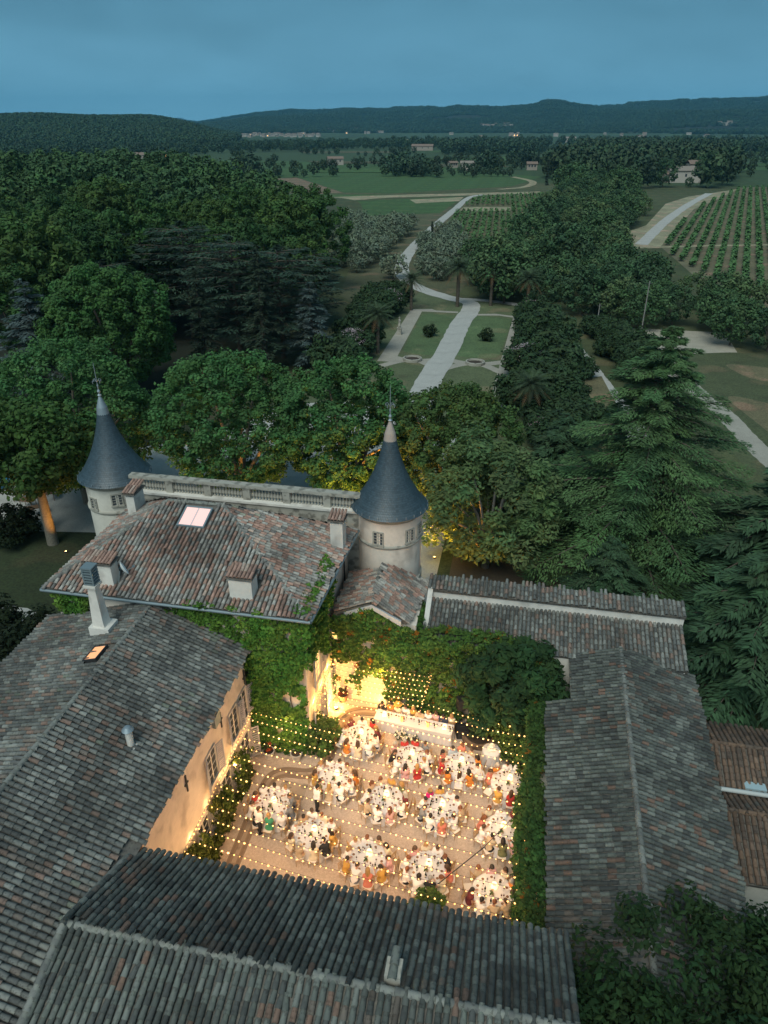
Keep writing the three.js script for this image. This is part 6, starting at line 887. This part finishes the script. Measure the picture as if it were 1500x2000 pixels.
// dark cedars and a blue one at the near edge of the left wood
for (const [x, y, s, tn, w] of [[470, 690, 1, 0, 'fourth from the left in'], [555, 700, 0.95, 2, 'fifth from the left in'], [380, 660, 1.05, 1, 'third from the left in'], [620, 640, 0.75, 3, 'smallest, at the right end of'], [300, 640, 0.95, 4, 'second from the left in'], [230, 690, 0.8, 5, 'at the left end of']]) treeThing('cedar_tree', `dark flat topped cedar ${w} the clump above the plane trees`, 'cedar', DARKCED[Math.round(tn) % 2], ground(x, y), { leaf: NEEDLE, s, turn: tn });
{ const blue = layeredTree({ seed: 236, h: 13, r: 4.6, col: [0.060, 0.090, 0.085], tiers: 14, per: 7, start: 0.12, droop: 0.08, spray: 90, leaf: 0.5, shape: 0.7 }); treeThing('blue_cedar', 'bluish cedar at the left edge above the plane trees', 'cedar', blue, ground(95, 780), { leaf: NEEDLE }); treeThing('blue_cedar', 'bluish cedar at the right end of the dark cedars', 'cedar', blue, ground(612, 715), { leaf: NEEDLE, turn: 2, s: 0.8 });
  const sp = layeredTree({ seed: 237, h: 15, r: 3.2, col: [0.020, 0.038, 0.018], tiers: 20, per: 6, start: 0.06, droop: 0.16, spray: 70, leaf: 0.45, shape: 0.8 }); treeThing('spruce_tree', 'narrow dark spruce standing before the dark cedars', 'spruce', sp, ground(520, 730), { leaf: NEEDLE }); treeThing('spruce_tree', 'narrow dark spruce left of the dark cedars', 'spruce', sp, ground(405, 735), { leaf: NEEDLE, turn: 2, s: 0.85 }); }
let nP = 0;
scatter([[-260, 720], [120, 735], [300, 640], [560, 640], [632, 640], [636, 600], [640, 565], [632, 532], [598, 506], [530, 474], [450, 432], [390, 398], [300, 362], [-120, 335], [-500, 335]], 6.4, 61, (p, R) => {
  if (!visible(p, 12)) return; const d = p.length(), s = 0.68 + 0.6 * R();
  if (d < 170 && nP < 90) { treeThing('pine_tree', 'bushy green pine in the near part of the wood on the left', 'pine', PINE[nP % 3], p, { s, turn: R() * 6, group: 'pines of the left wood' }); nP++; }
  else if (nP < 290) { treeThing('pine_tree', 'green pine in the deeper part of the wood on the left', 'pine', PINEFAR[nP % 2], p, { s: s * 1.05, turn: R() * 6, group: 'deeper pines of the left wood', leaf: NEEDLE }); nP++; }
  else mass('far_wood', [0.038, 0.082, 0.028], p, 0.9 + 0.45 * R(), R, 1.2);
});
let nO = 0;
scatter([[860, 592], [895, 565], [905, 535], [945, 520], [1000, 512], [1060, 505], [1110, 500], [1140, 480], [1110, 462], [1060, 452], [1062, 425], [1095, 398], [1150, 384], [1215, 392], [1262, 425], [1225, 455], [1192, 480], [1202, 522], [1245, 565], [1330, 595], [1420, 615], [1500, 640], [1560, 660], [1500, 705], [1425, 695], [1400, 650], [1300, 648], [1180, 645], [1090, 615], [1040, 605], [985, 600], [940, 588]], 6.2, 62, (p, R) => {
  if (!visible(p, 8) || nO > 280) return; const s = (0.6 + 0.6 * R() * R() + 0.15 * R()) * (p.length() > 300 ? 1.25 : 1); treeThing('oak_tree', 'dark rounded tree in the wood right of the drive', 'tree', OAK[Math.floor(R() * 3)], p, { s, turn: R() * 6, group: 'trees of the right wood', leaf: NEEDLE }); nO++;
});
scatter([[1060, 345], [1140, 300], [1240, 290], [1300, 296], [1400, 300], [1438, 330], [1430, 365], [1370, 372], [1362, 352], [1300, 352], [1250, 372], [1150, 372]], 11, 63, (p, R) => mass('grove_by_farmhouse', [0.032, 0.060, 0.024], p, 1.1 + 0.5 * R(), R, 1.15));
for (const [x, y, s, lb] of [[1052, 468, 1.1, 'large lone dark rounded tree in the vineyard before the right wood'], [1010, 462, 0.6, 'small lone tree left of the large lone tree in the vineyard'], [1085, 455, 0.7, 'small lone tree right of the large lone tree in the vineyard'], [1293, 366, 1.4, 'dark tree before the left annex of the pale farmhouse'], [1380, 366, 1.7, 'broad dark tree right of the pale farmhouse'], [1345, 366, 0.5, 'low tree before the front of the pale farmhouse']]) treeThing('oak_tree', lb, 'tree', OAK[1], at(x, y, 0), { s, turn: x, leaf: NEEDLE });
{ // olive groves in rows along the drive
  let n = 0; const olives = (x0, x1, z0, z1, dx, dz, lb, gr) => { const R = rngOf(n + 70); for (let x = x0; x <= x1; x += dx) for (let z = z0; z >= z1; z -= dz) { const X = x + (R() - 0.5) * 1.2, Z = z + (R() - 0.5) * 1.6 , px = -34.2 + 7.5 * ss(-205, -165, Z) - 3 * 0; if (Math.abs(X - px) < 3.3 || R() < 0.08) continue; const p = W(X, 0, Z); const q = project(p); if (q[0] < 655 + (470 - q[1]) * -0.1 || q[0] > 905 || q[1] > 600) continue; treeThing('olive_tree', lb, 'olive tree', OLIVE[n % 2], p, { s: 0.72 + 0.4 * R(), turn: R() * 6, group: gr, leaf: NEEDLE }); n++; } };
  olives(-66, -37, -172, -272, 6.2, 6.4, 'silvery olive tree in the grove left of the drive', 'olive trees left of the drive'); olives(-31.0, -18, -172, -262, 5.6, 6.2, 'silvery olive tree in the grove right of the drive', 'olive trees right of the drive');
  for (const [x, y] of [[843, 482], [1099, 262], [1067, 362]]) { const t = thing('cypress_tree', x === 843 ? 'small dark cypress in the field left of the drive' : x === 1067 ? 'dark cypress at the corner of the right wood' : 'far thin cypress on the plain', 'cypress', at(x, y, 0)); const s = x === 843 ? 1 : 2; const g = new Geo(), R = rngOf(x); for (let k = 0; k < 16; k++) leaves(g, V3(0, (0.6 + k * 0.35) * s, 0), (0.55 - k * 0.025) * s, 20, 0.3 * s, R, [0.016, 0.028, 0.014]); part(t, 'crown', g, NEEDLE); part(t, 'trunk', new Geo().tube(V3(0, 0, 0), V3(0, 1, 0), 0.1, 0.1), M.bark); }
}
{ // vine rows: the near vineyard on the right, the one beyond the straw strip
  const vineRow = (a, b, poly, lb, gr, gap, wv, dens, seed) => { const R = rngOf(seed), d = b.clone().sub(a), L = d.length(); d.normalize(); const s = V3(-d.z, 0, d.x), g = new Geo(); let any = 0;
    for (let t = 0; t < L; t += gap) { const p = a.clone().addScaledVector(d, t + (R() - 0.5) * gap); if (!inside([p.x, p.z], poly) || R() < 0.05 || !visible(p, 1)) continue; any++; for (let k = 0; k < dens; k++) { const c = p.clone().addScaledVector(s, (R() - 0.5) * wv).addScaledVector(d, (R() - 0.5) * gap).add(V3(0, 0.5 + R() * 0.9, 0)), v = 0.65 + 0.7 * R(), l = 0.40 * (0.7 + 0.6 * R()), n = V3(R() - 0.5, 0.4 + R(), R() - 0.5).normalize(), t1 = V3(R() - 0.5, R() - 0.5, R() - 0.5).cross(n).normalize(), t2 = n.clone().cross(t1); g.col = [0.062 * v, 0.135 * v, 0.040 * v]; g.quad(c.clone().addScaledVector(t1, -l), c.clone().addScaledVector(t2, -l * 0.8), c.clone().addScaledVector(t1, l), c.clone().addScaledVector(t2, l * 0.8)); } }
    if (any > 4) { const m = part(scene, 'vine_row', g, NEEDLE); tag(m, lb, 'vine row', gr); } };
  const near = [[1296, 480], [1358, 408], [1442, 369], [1640, 362], [1640, 475], [1400, 478]].map(([x, y]) => { const p = at(x, y, 0); return [p.x, p.z]; }), low = [[1292, 486], [1400, 482], [1640, 481], [1640, 640], [1480, 600], [1440, 585], [1395, 545], [1330, 512]].map(([x, y]) => { const p = at(x, y, 0); return [p.x, p.z]; });
  const dir = V3(0.235, 0, -0.972), base = at(1292, 492, 0);
  for (let i = -4; i < 34; i++) { const a = base.clone().add(V3(i * 2.75, 0, 90)); a.x -= 22 * 0.98; vineRow(a, a.clone().addScaledVector(dir, 330), near, 'vine row of the upper part of the vineyard at the right edge', 'vine rows of the upper right vineyard', 0.9, 1.1, 12, 300 + i); vineRow(a, a.clone().addScaledVector(dir, 200), low, 'vine row of the nearer part of the vineyard at the right edge', 'vine rows of the nearer right vineyard', 0.75, 1.0, 12, 400 + i); }
  const mid = [[905, 414], [893, 414], [870, 462], [935, 490], [1010, 470], [1060, 452], [1140, 436], [1145, 402], [1058, 379], [930, 388], [908, 402], [998, 402], [998, 414]].map(([x, y]) => { const p = at(x, y, 0); return [p.x, p.z]; });
  for (let i = 0; i < 34; i++) { const a = W(-33 + i * 2.3, 0, -215); vineRow(a, a.clone().add(W(-9, 0, -200)), mid, 'vine row of the vineyard right of the drive beyond the straw strip', 'vine rows of the middle vineyard', 1.2, 1.1, 5, 500 + i); }
}
// belts of trees and hedges across the plain, woods on the hills
const belt = (poly, gap, seed, s, col = [0.030, 0.062, 0.030], sy = 1) => scatter(poly, gap, seed, (p, R) => mass('tree_belt', col, p, s * (0.7 + 0.6 * R()), R, sy));
belt([[-200, 312], [330, 310], [450, 300], [560, 296], [700, 292], [840, 293], [860, 284], [700, 280], [400, 282], [-200, 284]], 17, 701, 0.95); belt([[860, 303], [1062, 301], [1066, 290], [980, 284], [870, 288]], 11, 702, 1.15); belt([[755, 345], [832, 345], [830, 330], [770, 328]], 8, 703, 1.0); belt([[455, 344], [500, 344], [500, 338], [460, 336]], 9, 704, 1.2); belt([[560, 350], [700, 345], [700, 341], [560, 346]], 14, 705, 0.7); belt([[1120, 304], [1185, 300], [1180, 286], [1120, 290]], 11, 706, 1.1); belt([[1000, 322], [1042, 322], [1040, 316], [1002, 316]], 11, 707, 1.0); belt([[760, 292], [1200, 289], [1560, 283], [1560, 276], [1100, 277], [760, 281]], 36, 708, 1.2); belt([[935, 340], [965, 340], [962, 332], [938, 332]], 7, 709, 1.1); belt([[1405, 300], [1560, 302], [1560, 288], [1420, 287]], 14, 710, 1.3); belt([[1008, 365], [1030, 366], [1034, 358], [1012, 357]], 8, 711, 1.0);
{ const R = rngOf(720); for (let i = 0; i < 95; i++) { const p = at(450 + R() * 1050, 284 + Math.pow(R(), 1.3) * 62, 0), n = 1 + Math.floor(R() * 7); for (let k = 0; k < n; k++) mass('tree_belt', [0.030, 0.055, 0.024], V3(p.x + k * 8 * (0.7 + R() * 0.5), 0, p.z + (R() - 0.5) * 6), 0.4 + R() * 0.5, R); } }
{ const R = rngOf(730); for (let i = 0; i < 30000; i++) { const az = lerp(-0.62, -0.12, R()), r = lerp(850, 2300, Math.sqrt(R())), f = r / Math.hypot(1, az), x = az * f, X = x * CY - f * SY, Z = -x * SY - f * CY, h = terrain(X, Z); if (h > 2.2) mass('hill_wood', [0.034, 0.070, 0.030], V3(X, h - 1, Z), 0.95 + 0.6 * R(), R, 0.9); }
  for (let i = 0; i < 60000; i++) { const az = lerp(-0.5, 0.56, R()), r = lerp(2250, 5000, Math.pow(R(), 0.8)), f = r / Math.hypot(1, az), x = az * f, X = x * CY - f * SY, Z = -x * SY - f * CY, h = terrain(X, Z); if (h > 5 && fbm(X * 0.003, Z * 0.003, 3) > 0.33) mass('hill_wood', [0.034, 0.070, 0.034], V3(X, h - 3, Z), 1.2 + 0.9 * R(), R, 0.8); } }
for (const k in massLists) for (let i = 0; i < 2; i++) if (massLists[k].g[i].length) massed(scene, k, farUnit[i], NEEDLE, massLists[k].g[i], massLists[k].c[i]);
// ------------------------------------------------------------------ houses on the plain and the villages
{
  const wl = [mat([0.36, 0.32, 0.28], 0.9), mat([0.42, 0.38, 0.34], 0.9), mat([0.32, 0.27, 0.23], 0.9)], rf = [mat([0.20, 0.14, 0.11], 0.9), mat([0.24, 0.20, 0.17], 0.9)], litm = mat([0.6, 0.4, 0.2], 0.5, { emissive: RGB(1, 0.5, 0.15), emissiveIntensity: 3 });
  const houseAt = (p, w, d, h, turn, lb, gr, k, lit) => { const t = thing('farmhouse', lb, 'house', p, turn, gr); part(t, 'wall', new Geo().box(-w / 2, -3, -d / 2, w / 2, h, d / 2), wl[k % 3]); part(t, 'roof', new Geo().prism([V3(-w / 2 - 0.4, h, d / 2 + 0.5), V3(w / 2 + 0.4, h, d / 2 + 0.5), V3(w / 2 + 0.4, h + d * 0.22, 0), V3(-w / 2 - 0.4, h + d * 0.22, 0)], V3(0, -0.25, 0)).prism([V3(w / 2 + 0.4, h, -d / 2 - 0.5), V3(-w / 2 - 0.4, h, -d / 2 - 0.5), V3(-w / 2 - 0.4, h + d * 0.22, 0), V3(w / 2 + 0.4, h + d * 0.22, 0)], V3(0, -0.25, 0)), rf[k % 2]); for (let i = -1; i <= 1; i++) part(t, 'window', new Geo().box(i * w * 0.28 - 0.5, h * 0.5, d / 2 + 0.003, i * w * 0.28 + 0.5, h * 0.5 + 1.4, d / 2 + 0.06), lit && i === 0 ? litm : M.pane); if (lit) part(t, 'door_lamp', new Geo().box(-0.9, 1.8, d / 2 + 0.05, 0.9, 3.2, d / 2 + 0.7), litm); return t; };
  houseAt(at(1332, 356, 0), 17, 9, 6.0, 0.15, 'pale farmhouse among the dark trees at the upper right', undefined, 1); houseAt(at(1354, 352, 0), 9, 8, 8.5, 0.15, 'taller right block of the pale farmhouse among the dark trees', undefined, 0); houseAt(at(1310, 356, 0), 8, 6, 4.2, 0.3, 'low left annex of the pale farmhouse among the dark trees', undefined, 2);
  houseAt(at(912, 334, 0), 9, 6, 5, 0.1, 'small pale field house beside a round tree on the plain', undefined, 1); houseAt(at(884, 328, 0), 6, 5, 3.5, 0.5, 'tiny ruin left of the small pale field house', undefined, 2); houseAt(at(1112, 278, 0), 22, 10, 7, 0.1, 'white house far out on the plain right of the middle', undefined, 1); houseAt(at(328, 309, 0), 10, 7, 4.5, 0.2, 'small house with a lit lamp above the left wood', undefined, 1, true); houseAt(at(262, 310, 0), 26, 9, 3.5, 0, 'long low shed above the left wood', undefined, 2); houseAt(at(655, 322, 0), 12, 7, 4.5, 0.4, 'small house in the fields left of the middle', undefined, 0); houseAt(at(825, 294, 0), 26, 10, 5, 0.1, 'long pale building in the trees of the plain', undefined, 2); houseAt(at(1038, 332, 0), 7, 6, 4, 0.1, 'small shed by the pale track on the plain', undefined, 2); houseAt(at(1022, 294, 0), 16, 9, 5, 0.1, 'pale house behind the tree belt of the plain', undefined, 1); houseAt(at(805, 283, 0), 18, 9, 6, 0.2, 'pale house left of the middle in the far tree belt', undefined, 1); houseAt(at(1145, 293, 0), 14, 8, 5, 0.2, 'house with a lit lamp on the right part of the plain', undefined, 0, true);
  const R = rngOf(800); const hamlet = (list, n, w, lb, gr) => { for (let i = 0; i < n; i++) { const [x0, x1, y0, y1] = list, p = ground(lerp(x0, x1, n === 16 && x1 > 1300 ? R() : (i + 0.5) / n + (R() - 0.5) * 0.04), lerp(y0, y1, R())); houseAt(p, w * (0.8 + 0.8 * R()), w * 0.7, w * 0.5 + R() * w * 0.4, R() * 1.2 - 0.6, lb, gr, i, i % 9 === 4); } };
  hamlet([472, 628, 263, 269], 40, 8, 'pale house in the village at the foot of the left ridge', 'houses of the left village'); hamlet([640, 760, 254, 262], 14, 8, 'scattered pale house right of the village on the hill foot', 'houses right of the village'); hamlet([940, 1000, 243, 251], 16, 11, 'pale house of the hamlet on the middle hillside', 'houses of the hillside hamlet'); hamlet([1400, 1440, 243, 246], 4, 12, 'house with lights on the hillside at the upper right', 'houses on the right hillside'); hamlet([380, 425, 262, 268], 5, 10, 'house with orange lights on the left hill foot', 'houses on the left hill foot'); hamlet([850, 1400, 262, 274], 16, 9, 'lone pale house at the far edge of the plain', 'houses at the far edge of the plain');
}
scene.traverse((o) => { if (o.isMesh) { o.castShadow = true; o.receiveShadow = true; } });
renderer.render(scene, camera);
